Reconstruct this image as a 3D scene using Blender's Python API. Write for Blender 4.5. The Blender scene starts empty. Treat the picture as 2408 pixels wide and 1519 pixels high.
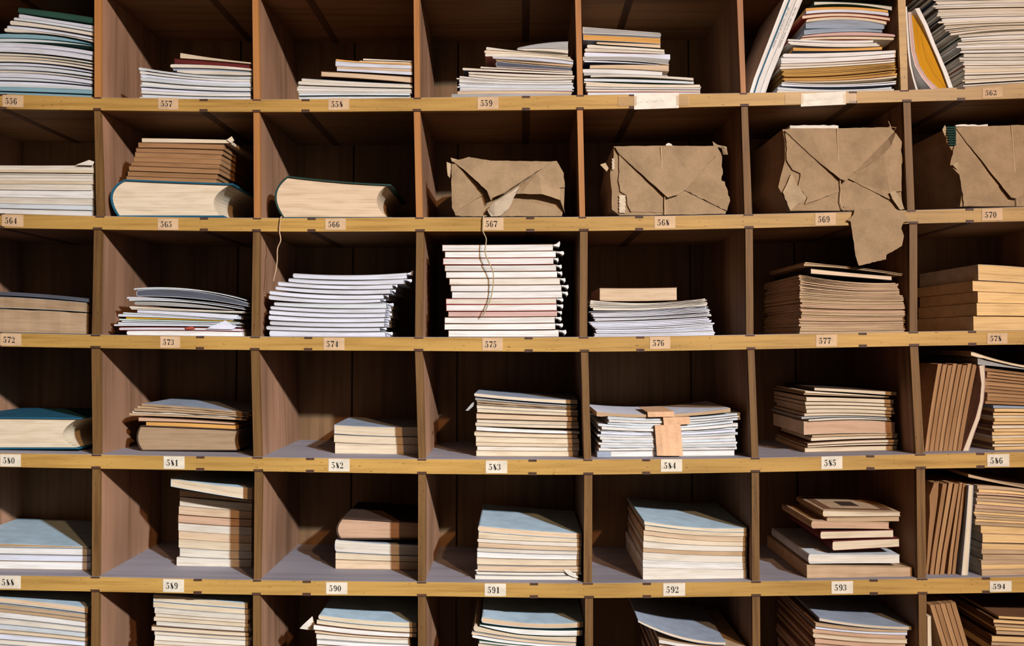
import bpy, math, random
from mathutils import Vector
rnd = random.Random(7)
S = bpy.context.scene
COL = S.collection
# ------------------------------------------------------------------ camera model (metres; z up; cabinet front is the plane y = 0)
F, D = 2200.0, 1.732            # focal length in px of the 2408 x 1519 frame; camera distance
PX, PY, HZ = 1225.0, 705.0, 802.0
TH = math.atan((HZ - PY) / F)
CT, ST = math.cos(TH), math.sin(TH)
DEPTH = 0.300                   # inside depth of a pigeonhole

def W(px, py, y=0.0):           # picture point -> place on the plane at depth y
    a, b = (px - PX) / F, (PY - py) / F
    t = (y + D) / (CT - b * ST)
    return Vector((a * t, y, (ST + b * CT) * t))

def P(x, y, z):                 # place -> picture point
    dy = y + D
    f = dy * CT + z * ST
    u = -dy * ST + z * CT
    return PX + F * x / f, PY - F * u / f

# ------------------------------------------------------------------ materials
MATS = {}
def base_mat(name, rough=0.7):
    m = bpy.data.materials.new(name); m.use_nodes = True
    nt = m.node_tree
    b = nt.nodes['Principled BSDF']; b.inputs['Roughness'].default_value = rough
    b.inputs['Specular IOR Level'].default_value = 0.25
    return m, nt, b

def N(nt, t, **kw):
    n = nt.nodes.new(t)
    for k, v in kw.items(): setattr(n, k, v)
    return n

def ramp(nt, fac, stops):
    r = N(nt, 'ShaderNodeValToRGB')
    e = r.color_ramp.elements
    while len(e) < len(stops): e.new(0.5)
    for el, (p, c) in zip(e, stops):
        el.position = p; el.color = (c[0], c[1], c[2], 1)
    nt.links.new(fac, r.inputs[0])
    return r.outputs[0]

def mapped(nt, out, scale, jitter=False):
    mp = N(nt, 'ShaderNodeMapping'); mp.inputs['Scale'].default_value = scale
    nt.links.new(out, mp.inputs['Vector'])
    if jitter:
        oi = N(nt, 'ShaderNodeObjectInfo')
        mul = N(nt, 'ShaderNodeMath', operation='MULTIPLY'); mul.inputs[1].default_value = 37.0
        nt.links.new(oi.outputs['Random'], mul.inputs[0])
        cb = N(nt, 'ShaderNodeCombineXYZ')
        for i in range(3): nt.links.new(mul.outputs[0], cb.inputs[i])
        nt.links.new(cb.outputs[0], mp.inputs['Location'])
    return mp.outputs[0]

def noise(nt, vec, scale=1.0, detail=3.0, rough=0.55):
    n = N(nt, 'ShaderNodeTexNoise'); n.inputs['Scale'].default_value = scale
    n.inputs['Detail'].default_value = detail; n.inputs['Roughness'].default_value = rough
    nt.links.new(vec, n.inputs['Vector'])
    return n.outputs['Fac']

def mixc(nt, a, b, fac, mode='MULTIPLY'):
    m = N(nt, 'ShaderNodeMix', data_type='RGBA', blend_type=mode)
    for s, v in ((0, fac), (6, a), (7, b)):
        if hasattr(v, 'links') or hasattr(v, 'is_linked'): nt.links.new(v, m.inputs[s])
        else: m.inputs[s].default_value = v if s == 0 else (v[0], v[1], v[2], 1)
    return m.outputs[2]

def sc(c, k): return (min(1, c[0]*k), min(1, c[1]*k), min(1, c[2]*k))

def wood(name, col, dark, axis, rough=0.5, fine=90, blotch=0.35, bump=0.15, speck=None):
    if name in MATS: return MATS[name]
    m, nt, b = base_mat(name, rough)
    tc = N(nt, 'ShaderNodeTexCoord')
    s = [fine, fine, fine]; s['xyz'.index(axis)] = fine * 0.045
    g = noise(nt, mapped(nt, tc.outputs['Object'], s), 1.0, 5, 0.6)
    c = ramp(nt, g, [(0.30, dark), (0.52, col), (0.75, sc(col, 1.12))])
    s2 = [7, 7, 7]; s2['xyz'.index(axis)] = 2.2
    g2 = noise(nt, mapped(nt, tc.outputs['Object'], s2), 1.0, 2, 0.5)
    c2 = ramp(nt, g2, [(0.3, (1-blotch,)*3), (0.65, (1, 1, 1))])
    c = mixc(nt, c, c2, 1.0)
    if speck:
        s3 = [420, 420, 420]; s3['xyz'.index(axis)] = 110
        g3 = noise(nt, mapped(nt, tc.outputs['Object'], s3), 1.0, 1, 0.4)
        c3 = ramp(nt, g3, [(0.28, speck), (0.33, (1, 1, 1))])
        g4 = noise(nt, mapped(nt, tc.outputs['Object'], (24, 24, 24)), 1.0, 2, 0.5)
        c = mixc(nt, c, c3, ramp(nt, g4, [(0.44, (0, 0, 0)), (0.60, (1, 1, 1))]))
    nt.links.new(c, b.inputs['Base Color'])
    bp = N(nt, 'ShaderNodeBump'); bp.inputs['Strength'].default_value = bump; bp.inputs['Distance'].default_value = 0.001
    nt.links.new(g, bp.inputs['Height']); nt.links.new(bp.outputs[0], b.inputs['Normal'])
    MATS[name] = m
    return m

COLR = dict(
    white=(.72,.71,.68), bright=(.79,.78,.75), bluewhite=(.66,.69,.78), cool=(.59,.64,.67), ivory=(.69,.64,.545), cream=(.69,.58,.42),
    peach=(.66,.50,.34), tan=(.50,.35,.21), oldtan=(.40,.28,.17), tanpink=(.55,.36,.24), yellowed=(.74,.50,.23), kraft=(.34,.185,.085), kraftdark=(.27,.145,.065), kraftlight=(.40,.225,.105),
    kraftgold=(.46,.27,.08), orange=(.66,.35,.10), grey=(.36,.36,.35), bluegrey=(.30,.35,.43), slate=(.09,.10,.13), bluecover=(.43,.57,.66),
    green=(.025,.075,.055), darkgreen=(.015,.05,.04), teal=(.012,.095,.16), aqua=(.22,.38,.44), redline=(.40,.07,.05), maroon=(.13,.022,.02),
    black=(.012,.012,.014), navy=(.018,.035,.075), brown=(.16,.075,.035), yellow=(.62,.36,.03), amber=(.55,.26,.012), palegreen=(.50,.62,.56),
    darkbrown=(.05,.028,.018), label=(.58,.40,.235), labelwhite=(.68,.61,.48), sticker=(.76,.71,.60), tissue=(.46,.37,.26), rose=(.60,.40,.36))
WORD = dict(white='white', bright='white', bluewhite='bluish white', cool='grey-white', ivory='off-white', cream='cream', peach='peach-coloured',
    tan='tan', oldtan='aged tan', tanpink='pinkish tan', yellowed='yellowed', kraft='brown', kraftdark='dark brown', kraftlight='light brown', kraftgold='golden brown', orange='orange-brown',
    grey='grey', bluegrey='blue-grey', slate='dark grey', bluecover='pale blue', green='dark green', darkgreen='dark green', teal='teal',
    aqua='pale teal', redline='red', maroon='maroon', black='black', navy='navy', brown='brown', yellow='yellow', amber='amber',
    palegreen='pale green', darkbrown='dark brown', rose='dusty pink')

def paper(cname):               # page edges: fine lines that follow the leaves (UV v runs across the thickness, in metres)
    k = 'paper_' + cname
    if k in MATS: return MATS[k]
    col = COLR[cname]
    m, nt, b = base_mat(k, 0.85); b.inputs['Specular IOR Level'].default_value = 0.1
    uv = N(nt, 'ShaderNodeUVMap')
    g = noise(nt, mapped(nt, uv.outputs[0], (5, 900, 1), True), 1.0, 3, 0.6)
    c = ramp(nt, g, [(0.28, sc(col, .70)), (0.50, col), (0.80, sc(col, 1.08))])
    g2 = noise(nt, mapped(nt, uv.outputs[0], (18, 120, 1), True), 1.0, 2, 0.5)
    c = mixc(nt, c, ramp(nt, g2, [(0.32, (.86, .84, .80)), (0.55, (1, 1, 1))]), 1.0)
    oi = N(nt, 'ShaderNodeObjectInfo')
    c = mixc(nt, c, ramp(nt, oi.outputs['Random'], [(0, (.86, .85, .83)), (1, (1.0, 1.0, 1.0))]), 1.0)
    nt.links.new(c, b.inputs['Base Color'])
    bp = N(nt, 'ShaderNodeBump'); bp.inputs['Strength'].default_value = 0.25; bp.inputs['Distance'].default_value = 0.0006
    nt.links.new(g, bp.inputs['Height']); nt.links.new(bp.outputs[0], b.inputs['Normal'])
    MATS[k] = m
    return m

def cover(cname, rough=0.75):   # covers, cloth and loose sheets
    k = 'cover_' + cname
    if k in MATS: return MATS[k]
    col = COLR[cname]
    m, nt, b = base_mat(k, rough)
    tc = N(nt, 'ShaderNodeTexCoord')
    g = noise(nt, mapped(nt, tc.outputs['Object'], (30, 30, 60), True), 1.0, 4, 0.6)
    c = ramp(nt, g, [(0.30, sc(col, .80)), (0.6, col), (0.8, sc(col, 1.06))])
    nt.links.new(c, b.inputs['Base Color'])
    MATS[k] = m
    return m

def kraft_mat(name, col):
    if name in MATS: return MATS[name]
    m, nt, b = base_mat(name, 0.9); b.inputs['Specular IOR Level'].default_value = 0.1
    tc = N(nt, 'ShaderNodeTexCoord')
    g = noise(nt, mapped(nt, tc.outputs['Object'], (26, 26, 26), True), 1.0, 5, 0.6)
    c = ramp(nt, g, [(0.30, sc(col, .78)), (0.55, col), (0.78, sc(col, 1.12))])
    g2 = noise(nt, mapped(nt, tc.outputs['Object'], (500, 500, 500), True), 1.0, 2, 0.5)
    c = mixc(nt, c, ramp(nt, g2, [(0.3, (.86, .85, .84)), (0.6, (1, 1, 1))]), 1.0)
    nt.links.new(c, b.inputs['Base Color'])
    bp = N(nt, 'ShaderNodeBump'); bp.inputs['Strength'].default_value = 0.55; bp.inputs['Distance'].default_value = 0.004
    nt.links.new(g, bp.inputs['Height']); nt.links.new(bp.outputs[0], b.inputs['Normal'])
    MATS[name] = m
    return m

def plain(name, col, rough=0.8, alpha=1.0):
    if name in MATS: return MATS[name]
    m, nt, b = base_mat(name, rough); b.inputs['Base Color'].default_value = (*col, 1); b.inputs['Alpha'].default_value = alpha
    MATS[name] = m
    return m

# ------------------------------------------------------------------ mesh building
class MB:
    def __init__(s): s.v = []; s.f = []; s.m = []; s.uv = []
    def vert(s, p): s.v.append(tuple(p)); return len(s.v) - 1
    def face(s, idx, mat=0, uv=None):
        s.f.append(tuple(idx)); s.m.append(mat); s.uv.append(uv or [(s.v[i][0], s.v[i][2]) for i in idx])
    def box(s, a, b, mat=0):    # axis-aligned
        (x0, y0, z0), (x1, y1, z1) = a, b
        s.hexa([(x0,y0,z0),(x1,y0,z0),(x1,y0,z1),(x0,y0,z1)], [(x0,y1,z0),(x1,y1,z0),(x1,y1,z1),(x0,y1,z1)], mat)
    def hexa(s, fr, bk, mat=0): # front quad (ccw seen from the front), back quad
        i = [s.vert(p) for p in fr]; j = [s.vert(p) for p in bk]
        s.face(i, mat); s.face(j[::-1], mat)
        for k in range(4):
            n = (k + 1) % 4
            s.face((i[n], i[k], j[k], j[n]), mat)
    def strip(s, xs, zt, zb, y0, y1, skew=0.0, mt=0, mbm=0, mf=0, me=None, yoff=None):
        """a leaf or block: columns xs with top zt and bottom zb, from y0 back to y1"""
        me = mf if me is None else me
        n = len(xs); r = []
        for k in range(n):
            o = yoff[k] if yoff else 0
            r.append([s.vert((xs[k], y0+o, zt[k])), s.vert((xs[k], y0+o, zb[k])), s.vert((xs[k]+skew, y1, zt[k])), s.vert((xs[k]+skew, y1, zb[k]))])
        for k in range(n-1):
            a, b = r[k], r[k+1]; t0, t1 = zt[k]-zb[k], zt[k+1]-zb[k+1]
            s.face((a[1], b[1], b[0], a[0]), mf, [(xs[k],0),(xs[k+1],0),(xs[k+1],t1),(xs[k],t0)])
            s.face((a[2], b[2], b[3], a[3]), mf, [(xs[k],t0),(xs[k+1],t1),(xs[k+1],0),(xs[k],0)])
            s.face((a[0], b[0], b[2], a[2]), mt)
            s.face((a[3], b[3], b[1], a[1]), mbm)
        for k, fl in ((0, False), (n-1, True)):
            a = r[k]; t = zt[k]-zb[k]
            q = (a[0], a[2], a[3], a[1]); u = [(y0,t),(y1,t),(y1,0),(y0,0)]
            if fl: q = q[::-1]; u = u[::-1]
            s.face(q, me, u)
    def poly(s, pts, y0, y1, mat=0, side=None, back_shift=(0, 0)):   # extrude an (x, z[, dy]) outline, ccw seen from the front
        side = mat if side is None else side
        ar = sum(pts[k][0]*pts[(k+1) % len(pts)][1] - pts[(k+1) % len(pts)][0]*pts[k][1] for k in range(len(pts)))
        if ar < 0: pts = pts[::-1]
        i = [s.vert((p[0], y0 + (p[2] if len(p) > 2 else 0), p[1])) for p in pts]
        j = [s.vert((p[0]+back_shift[0], y1 + (p[2] if len(p) > 2 and y1-y0 < .01 else 0), p[1]+back_shift[1])) for p in pts]
        s.face(i, mat); s.face(j[::-1], mat)
        n = len(pts)
        for k in range(n):
            q = (k+1) % n
            s.face((i[q], i[k], j[k], j[q]), side, [(y0, 0), (y0, .01), (y1, .01), (y1, 0)])
    def tube(s, pts, r, mat=0, seg=6):
        rings = []
        for k, p in enumerate(pts):
            p = Vector(p); t = (Vector(pts[min(k+1, len(pts)-1)]) - Vector(pts[max(k-1, 0)])).normalized()
            a = t.cross(Vector((0, 1, 0)));  a = a.normalized() if a.length > 1e-4 else Vector((1, 0, 0))
            b = t.cross(a).normalized()
            rr = r[k] if isinstance(r, (list, tuple)) else r
            rings.append([s.vert(p + a*rr*math.cos(2*math.pi*q/seg) + b*rr*math.sin(2*math.pi*q/seg)) for q in range(seg)])
        for k in range(len(rings)-1):
            for q in range(seg):
                w = (q+1) % seg
                s.face((rings[k][q], rings[k][w], rings[k+1][w], rings[k+1][q]), mat)
        s.face(rings[0][::-1], mat); s.face(rings[-1], mat)
    def build(s, name, mats, parent=None, origin=None, smooth=False):
        o0 = Vector(origin) if origin is not None else Vector((0, 0, 0))
        me = bpy.data.meshes.new(name)
        me.from_pydata([tuple(Vector(p) - o0) for p in s.v], [], s.f)
        ul = me.uv_layers.new(name='UVMap'); k = 0
        for u in s.uv:
            for c in u: ul.data[k].uv = c; k += 1
        for m in (mats if isinstance(mats, (list, tuple)) else [mats]): me.materials.append(m)
        me.polygons.foreach_set('material_index', s.m)
        if smooth: me.polygons.foreach_set('use_smooth', [True]*len(s.f))
        me.update()
        o = bpy.data.objects.new(name, me); COL.objects.link(o)
        if parent is not None: o.parent = parent
        elif origin is not None: o.location = o0
        return o

def thing(name, loc):
    o = bpy.data.objects.new(name, None); o.empty_display_size = 0.02
    o.location = loc; COL.objects.link(o)
    return o
import re
NTH = ['first','second','third','fourth','fifth','sixth','seventh']
def place(m):                   # a number on a shelf edge -> the pigeonhole it belongs to, in words
    n = int(m.group(3)); row, col_ = (n-556)//8, (n-556) % 8
    if m.group(2) == 'under': row += 1
    return 'in the ' + NTH[col_] + ' pigeonhole of the ' + (['top'] + NTH[1:5] + ['bottom'])[row] + ' row'
def worded(t): return re.sub(r'(of the stack )?(over|under) number (\d+)', place, t)
def tag(o, label, cat, group=None):
    o['label'] = worded(label); o['category'] = cat
    if group: o['group'] = worded(group)
    return o

def interp(tab, x):             # smooth curve through measured points
    if x <= tab[0][0]: return tab[0][1] + (x-tab[0][0])*(tab[1][1]-tab[0][1])/(tab[1][0]-tab[0][0])
    for k in range(len(tab)-1):
        if x <= tab[k+1][0]: break
    else:
        k = len(tab)-2
        return tab[-1][1] + (x-tab[-1][0])*(tab[-1][1]-tab[-2][1])/(tab[-1][0]-tab[-2][0])
    x0, y0 = tab[k]; x1, y1 = tab[k+1]; t = (x-x0)/(x1-x0)
    m0 = (tab[k+1][1]-tab[k-1][1])/(tab[k+1][0]-tab[k-1][0]) if k > 0 else (y1-y0)/(x1-x0)
    m1 = (tab[k+2][1]-tab[k][1])/(tab[k+2][0]-tab[k][0]) if k+2 < len(tab) else (y1-y0)/(x1-x0)
    h = x1-x0
    return (2*t**3-3*t*t+1)*y0 + (t**3-2*t*t+t)*h*m0 + (3*t*t-2*t**3)*y1 + (t**3-t*t)*h*m1

# ------------------------------------------------------------------ the cabinet
XS = [0, 228, 600, 985, 1366, 1755, 2135, 2408]
RAIL = [   # top and bottom edge of every shelf front at those places
    ([-62,-56,-50,-50,-55,-60,-68,-76], [-30,-26,-20,-18,-23,-28,-37,-46]),
    ([221,229,234,230,224,219,212,195], [256,259,263,261,257,249,239,231]),
    ([502,508.6,513,511.7,510.5,504.5,495,487], [536,539.5,544,544,543,536.5,526,520]),
    ([782.7,787.6,792,793.4,793,788,781,776.5], [814.7,818.5,823,825,827,821.6,813.7,810]),
    ([1065.7,1069.6,1075.5,1080,1081,1077.6,1069,1063], [1098,1101.8,1108,1114,1116,1110.6,1102.5,1098.6]),
    ([1353.5,1357,1364.5,1369,1372,1368,1361.8,1356.6], [1387,1391,1398.5,1401.6,1406,1402,1397,1392.8]),
    ([1648,1652,1660,1664,1667,1663,1657,1652], [1682,1686,1694,1698,1702,1698,1692,1687]),
]
ZT, ZB = [], []
for top, bot in RAIL:
    ZT.append([(W(x, y).x, W(x, y).z) for x, y in zip(XS, top)])
    ZB.append([(W(x, y).x, W(x, y).z) for x, y in zip(XS, bot)])
LIN = 0.0008
def shelf_top(k, x): return interp(ZT[k], x) + LIN
def shelf_bot(k, x): return interp(ZB[k], x)
# front faces of the dividers: left and right side at the top and the bottom of the row
DIV = [
    [(-164,-150,-163,-149),(222,236,222,236),(593,606,596,611),(972.6,986,974.6,987.5),(1352,1365.6,1358,1371),(1732,1746,1742,1754),(2110,2128.6,2118.5,2135),(2500,2518,2510,2528)],
    [(-164,-150,-163,-148),(221.5,235,226.6,243),(596,610,597,611.5),(973,988,978.5,994),(1357,1370.5,1363,1376),(1743,1758.5,1751,1769),(2124,2141,2133.7,2151),(2518,2536,2524,2542)],
    [(-164,-148,-166,-149),(221,238,216,233),(595,611,591,609),(979,996.6,976,993),(1364,1382,1363,1381),(1753,1770,1755,1772),(2138.5,2157,2139,2157),(2530,2548,2532,2550)],
    [(-166,-148,-165,-147),(215,234,218,235.6),(590,608,596,615),(976,993,984,1000),(1366,1383,1374,1390.5),(1758,1774,1767.5,1784),(2140,2159,2154,2173.7),(2536,2554,2546,2564)],
    [(-167,-150,-167,-149),(217,234,216,232),(598.6,616.6,597,611.5),(983.5,1001,983,1000),(1374,1393,1372.6,1392),(1767.6,1785,1769,1786.5),(2155,2175,2158,2178.5),(2548,2566,2552,2570)],
    [(-168,-150,-168,-150),(215,232,213,230),(595,611,595,611),(983,1001,983,1001),(1376,1394.5,1376,1394.5),(1769,1787,1771,1789),(2160,2178.5,2163,2181),(2554,2572,2558,2576)],
]
rail_m = wood('rail_wood', (.48,.285,.075), (.33,.18,.04), 'x', 0.48, 110, 0.30, 0.15, speck=(.42,.33,.22))
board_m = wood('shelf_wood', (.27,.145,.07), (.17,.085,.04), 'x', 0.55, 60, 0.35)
div_m = wood('divider_wood', (.38,.205,.12), (.235,.12,.065), 'z', 0.5, 38, 0.5)
edge_m = wood('divider_edge', (.175,.09,.028), (.105,.05,.015), 'z', 0.6, 160, 0.25, 0.25, speck=(.55,.5,.4))
edge2_m = wood('divider_edge_orange', (.42,.185,.055), (.29,.115,.033), 'z', 0.5, 60, 0.2, 0.15)
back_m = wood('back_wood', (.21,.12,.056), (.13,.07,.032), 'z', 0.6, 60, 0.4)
liner_m = wood('liner', (.29,.27,.30), (.24,.22,.245), 'x', 0.8, 40, 0.25, 0.05)
slot_m = wood('slot_wood', (.085,.04,.022), (.05,.022,.012), 'y', 0.6, 60, 0.3)
ink_m = plain('ink', (.018, .018, .017), 0.7)
XL, XR = W(-164, 800).x, W(2560, 800).x
cab = thing('pigeonhole_cabinet', (0, 0, ZB[6][3][1]))
CO = Vector(cab.location)
tag(cab, 'old wooden pigeonhole cabinet with numbered shelf edges filling the whole wall', 'cabinet')
def part(mb, name, mats, parent, smooth=False):
    o = mb.build(name, mats, None, None, smooth)
    o.parent = parent
    if parent is cab: o.location = -CO
    return o
SHELF = []
cols = [XL + (XR-XL)*k/60 for k in range(61)]
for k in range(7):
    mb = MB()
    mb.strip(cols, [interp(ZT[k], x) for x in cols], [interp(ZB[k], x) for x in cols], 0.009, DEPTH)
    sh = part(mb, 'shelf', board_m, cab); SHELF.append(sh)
    mb = MB()
    mb.strip(cols, [interp(ZT[k], x) for x in cols], [interp(ZB[k], x) for x in cols], 0.0, 0.0088)
    for c in range(8):          # dark notches where the dividers are let in
        for r, e in ((k, 1), (k-1, 0)):
            if not 0 <= r < 6: continue
            d = DIV[r][c]; l, rr = (d[0], d[1]) if e else (d[2], d[3])
            h = 5 if e else 3
            py = [interp(list(zip(XS, RAIL[k][1 if e else 0])), q) for q in (l, rr)]
            a = W(l-2.5, py[0]+.5 if e else py[0]-.5); b = W(rr+2.5, py[1]+.5 if e else py[1]-.5)
            a2 = W(l-2.5, py[0]-h if e else py[0]+h); b2 = W(rr+2.5, py[1]-h if e else py[1]+h)
            lo, hi = ((a, b), (a2, b2)) if e else ((a2, b2), (a, b))
            fr = [lo[0], lo[1], hi[1], hi[0]]
            mb.hexa([(p.x, -.0003, p.z) for p in fr], [(p.x, .004, p.z) for p in fr], 1)
    part(mb, 'front_rail', [rail_m, slot_m], sh)
    if k:
        mb = MB()
        mb.strip(cols, [interp(ZT[k], x)+LIN for x in cols], [interp(ZT[k], x)+.00005 for x in cols], 0.0015, DEPTH)
        part(mb, 'shelf_liner', liner_m, sh)
SLOT = [[0,475,712,1237,1491,2010,2267],[0,475,716,1237,1490,2010,2266],[2,480,733,1247,1503,2015,2280],[2,475,728,1243,1504,2024,2280],
        [3,480,735,1252,1516,2037,2293],[3,478,730,1255,1516,2040,2300],[3,478,730,1255,1516,2040,2300]]
for k in range(7):
    for px in SLOT[k]:
        w = 9.5; x0, x1 = W(px-w, 500).x, W(px+w, 500).x
        z = lambda f, x: f(k, x)
        if k < 6:
            mb = MB(); zb = shelf_bot(k, (x0+x1)/2)
            mb.box((x0, -.0004, zb-.0009), (x1, DEPTH-.001, zb+.0045)); part(mb, 'slot_strip', slot_m, SHELF[k])
        if k > 0:
            mb = MB(); zt = shelf_top(k, (x0+x1)/2)-LIN
            mb.box((x0, -.0004, zt-.0035), (x1, .006, zt+.0004)); part(mb, 'slot_strip', slot_m, SHELF[k])
DIVX = [[None]*8 for _ in range(6)]
for r in range(6):
    for c in range(8):
        l0, r0, l1, r1 = DIV[r][c]
        pt = lambda px, rr, e: W(px, interp(list(zip(XS, RAIL[rr][1 if e else 0])), px), .0018)
        tl, tr, bl, br = pt(l0, r, 1), pt(r0, r, 1), pt(l1, r+1, 0), pt(r1, r+1, 0)
        fr = [(bl.x, .0018, shelf_top(r+1, bl.x)+.0001), (br.x, .0018, shelf_top(r+1, br.x)+.0001), (tr.x, .0018, shelf_bot(r, tr.x)-.0001), (tl.x, .0018, shelf_bot(r, tl.x)-.0001)]
        DIVX[r][c] = (min(tl.x, bl.x), max(tr.x, br.x))
        mb = MB()
        mb.hexa(fr, [(p[0], .0118, p[2]) for p in fr], 0)
        mb.hexa([(p[0], .0119, p[2]) for p in fr], [(p[0], DEPTH-.0004, p[2]) for p in fr], 1)
        em = rail_m if (r, c) == (0, 6) else edge2_m if (r, c) in ((0,1),(0,2),(0,3),(0,4),(0,5),(1,2),(1,3),(1,4)) else edge_m
        part(mb, 'divider', [em, div_m], cab)
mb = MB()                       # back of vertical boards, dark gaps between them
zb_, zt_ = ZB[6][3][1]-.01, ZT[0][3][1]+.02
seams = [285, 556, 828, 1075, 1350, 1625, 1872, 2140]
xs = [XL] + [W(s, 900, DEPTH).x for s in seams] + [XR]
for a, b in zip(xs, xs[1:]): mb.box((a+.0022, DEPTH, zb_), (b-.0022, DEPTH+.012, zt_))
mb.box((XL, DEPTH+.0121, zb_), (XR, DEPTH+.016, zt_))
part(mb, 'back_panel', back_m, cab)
for sx in (XL-.022, XR+.0005):
    mb = MB(); mb.box((sx, 0.0, zb_), (sx+.0215, DEPTH+.016, zt_)); part(mb, 'side_panel', div_m, cab)
zf = zb_ - .62
mb = MB()
mb.box((XL-.022, .004, zf), (XR+.022, DEPTH+.016, zb_-.0005)); part(mb, 'base_cupboard', div_m, cab)
def structure(mb, name, mat):
    o = mb.build(name, mat); o['kind'] = 'structure'; return o
wall_m = plain('wall_plaster', (.42, .38, .31), 0.9)
mb = MB(); mb.box((-4, DEPTH+.017, zf), (4, DEPTH+.15, 1.9)); structure(mb, 'wall_back', wall_m)
floor_m = wood('floor_wood', (.17,.10,.05), (.09,.05,.025), 'y', 0.5, 40, 0.3)
mb = MB(); mb.box((-4, -4.2, zf-.1), (4, DEPTH+.15, zf-.0005)); structure(mb, 'floor', floor_m)

# ------------------------------------------------------------------ numbers on the shelf edges
def ell(cx, cy, rx, ry, a0, a1, n=12):
    return [(cx+rx*math.cos(math.radians(a0+(a1-a0)*k/n)), cy+ry*math.sin(math.radians(a0+(a1-a0)*k/n))) for k in range(n+1)]
def cres(o, i): return o + i[::-1]
def dot(cx, cy, r): return ell(cx, cy, r, r*.62, 0, 330, 8)
GL = {
 '5': [[(.18,1),(.80,1),(.74,.83),(.18,.85)], [(.18,.9),(.24,.9),(.24,.52),(.18,.52)], cres(ell(.40,.32,.46,.34,130,-110), ell(.34,.32,.26,.29,130,-110)), dot(.14,.18,.15)],
 '6': [cres(ell(.5,.5,.46,.52,75,285), ell(.58,.5,.27,.46,75,285)), cres(ell(.5,.30,.42,.31,130,-130), ell(.46,.30,.20,.25,130,-130)), dot(.72,.86,.14)],
 '7': [[(.06,1),(.94,1),(.94,.80),(.06,.80)], [(.80,.82),(.90,.82),(.62,.30),(.66,.02),(.30,.02),(.32,.25)]],
 '8': [[(.12,.90),(.40,.92),(.92,.16),(.70,.06),(.50,.10)], cres(ell(.5,.76,.34,.24,0,360), ell(.5,.76,.28,.18,0,360)), cres(ell(.5,.27,.42,.28,0,360), ell(.5,.27,.35,.21,0,360))],
 '9': [cres(ell(.5,.5,.46,.52,105,-105), ell(.42,.5,.27,.46,105,-105)), cres(ell(.5,.70,.42,.31,310,50), ell(.54,.70,.20,.25,310,50)), dot(.28,.14,.14)],
 '0': [cres(ell(.5,.5,.44,.52,90,270), ell(.5,.5,.17,.47,90,270)), cres(ell(.5,.5,.44,.52,90,-90), ell(.5,.5,.17,.47,90,-90))],
 '1': [[(.36,0),(.70,0),(.70,1),(.52,1),(.20,.86),(.20,.80),(.36,.84)], [(.16,.0),(.9,.0),(.9,.06),(.16,.06)]],
 '2': [cres(ell(.46,.70,.42,.30,160,-55), ell(.40,.70,.22,.26,160,-55)), dot(.2,.76,.15), [(.60,.46),(.72,.46),(.26,.10),(.10,.06)], [(.08,0),(.9,0),(.94,.24),(.84,.24),(.6,.14),(.3,.2),(.08,.08)]],
 '3': [cres(ell(.42,.76,.42,.25,140,-80), ell(.36,.76,.24,.21,140,-80)), cres(ell(.40,.28,.48,.28,80,-130), ell(.34,.28,.28,.24,80,-130)), dot(.18,.82,.13), dot(.16,.16,.15)],
 '4': [[(.48,0),(.80,0),(.80,1),(.66,1),(.48,.8)], [(.66,1),(.72,1),(.10,.32),(.04,.32)], [(.04,.32),(.96,.32),(.96,.26),(.04,.26)]],
}
LABELS = [(1,'556',6,224,55,252),(1,'557',372,230,419,258),(1,'558',772,231,821,259),(1,'559',1123,228,1172,257),(1,'562',2310,206,2357,230),
 (2,'564',5,505,55,533),(2,'565',371,514,419,541),(2,'566',765,514,813,541),(2,'567',1135,512,1184,541),(2,'568',1539,508.5,1588,537.6),(2,'569',1916.6,501,1965,530),(2,'570',2308.5,491,2357,518.6),
 (3,'572',1,784.5,50,813),(3,'573',377,791,423.6,818),(3,'574',761,794.5,810,823),(3,'575',1134,795,1182,824),(3,'576',1528,792,1576,820.5),(3,'577',1918.6,787,1968,815),(3,'578',2321,783,2368.5,808.6),
 (4,'580',1,1068,49,1097),(4,'581',385,1073,434,1102.6),(4,'582',772.7,1079,822,1108.5),(4,'583',1142,1083,1192.7,1112.7),(4,'584',1553.8,1079.7,1604,1109),(4,'585',1931,1073,1980.6,1103),(4,'586',2321,1068,2373,1097),
 (5,'588',-3,1353.5,49,1384),(5,'589',383.7,1362,432.6,1392),(5,'590',767,1369,817,1397),(5,'591',1139.7,1372,1189.7,1401.6),(5,'592',1559.5,1371,1611,1401),(5,'593',1955,1366.6,2005.7,1395.7),(5,'594',2327,1366,2378.6,1391)]
lab_m, labw_m = cover('label', .85), cover('labelwhite', .85)
labo_m = cover('peach', .85)
def slope(k, px): return (interp(list(zip(XS, RAIL[k][0])), px+30) - interp(list(zip(XS, RAIL[k][0])), px-30))/60
for k, num, x0, y0, x1, y1 in LABELS:
    s = slope(k, (x0+x1)/2); dx = (x1-x0)
    q = lambda u, v: (x0+u*dx, y1 + (v*(y0-y1)) + (u-.5)*dx*s)
    mb = MB()
    c = [W(*q(u, v)) for u, v in ((0,0),(1,0),(1,1),(0,1))]
    mb.hexa([(p.x, -.0007, p.z) for p in c], [(p.x, -.00005, p.z) for p in c], 0)
    n = 3; gw = .185; u0 = .14
    for i, ch in enumerate(num):
        for pl in GL[ch]:
            pts = [W(*q(u0+i*(gw+.01)+a*gw, .24+b*.50)) for a, b in pl]
            idx = [mb.vert((p.x, -.00085, p.z)) for p in pts]
            mb.face(idx, 1)
    o = part(mb, 'number_label', [labw_m if k >= 4 else lab_m, ink_m], SHELF[k])
tape_m = plain('clear_tape', (.62, .44, .24), 0.25, 0.22)
stick_m = cover('sticker', .8)
pen_m = plain('pencil', (.30, .29, .27), 0.8)
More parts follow.
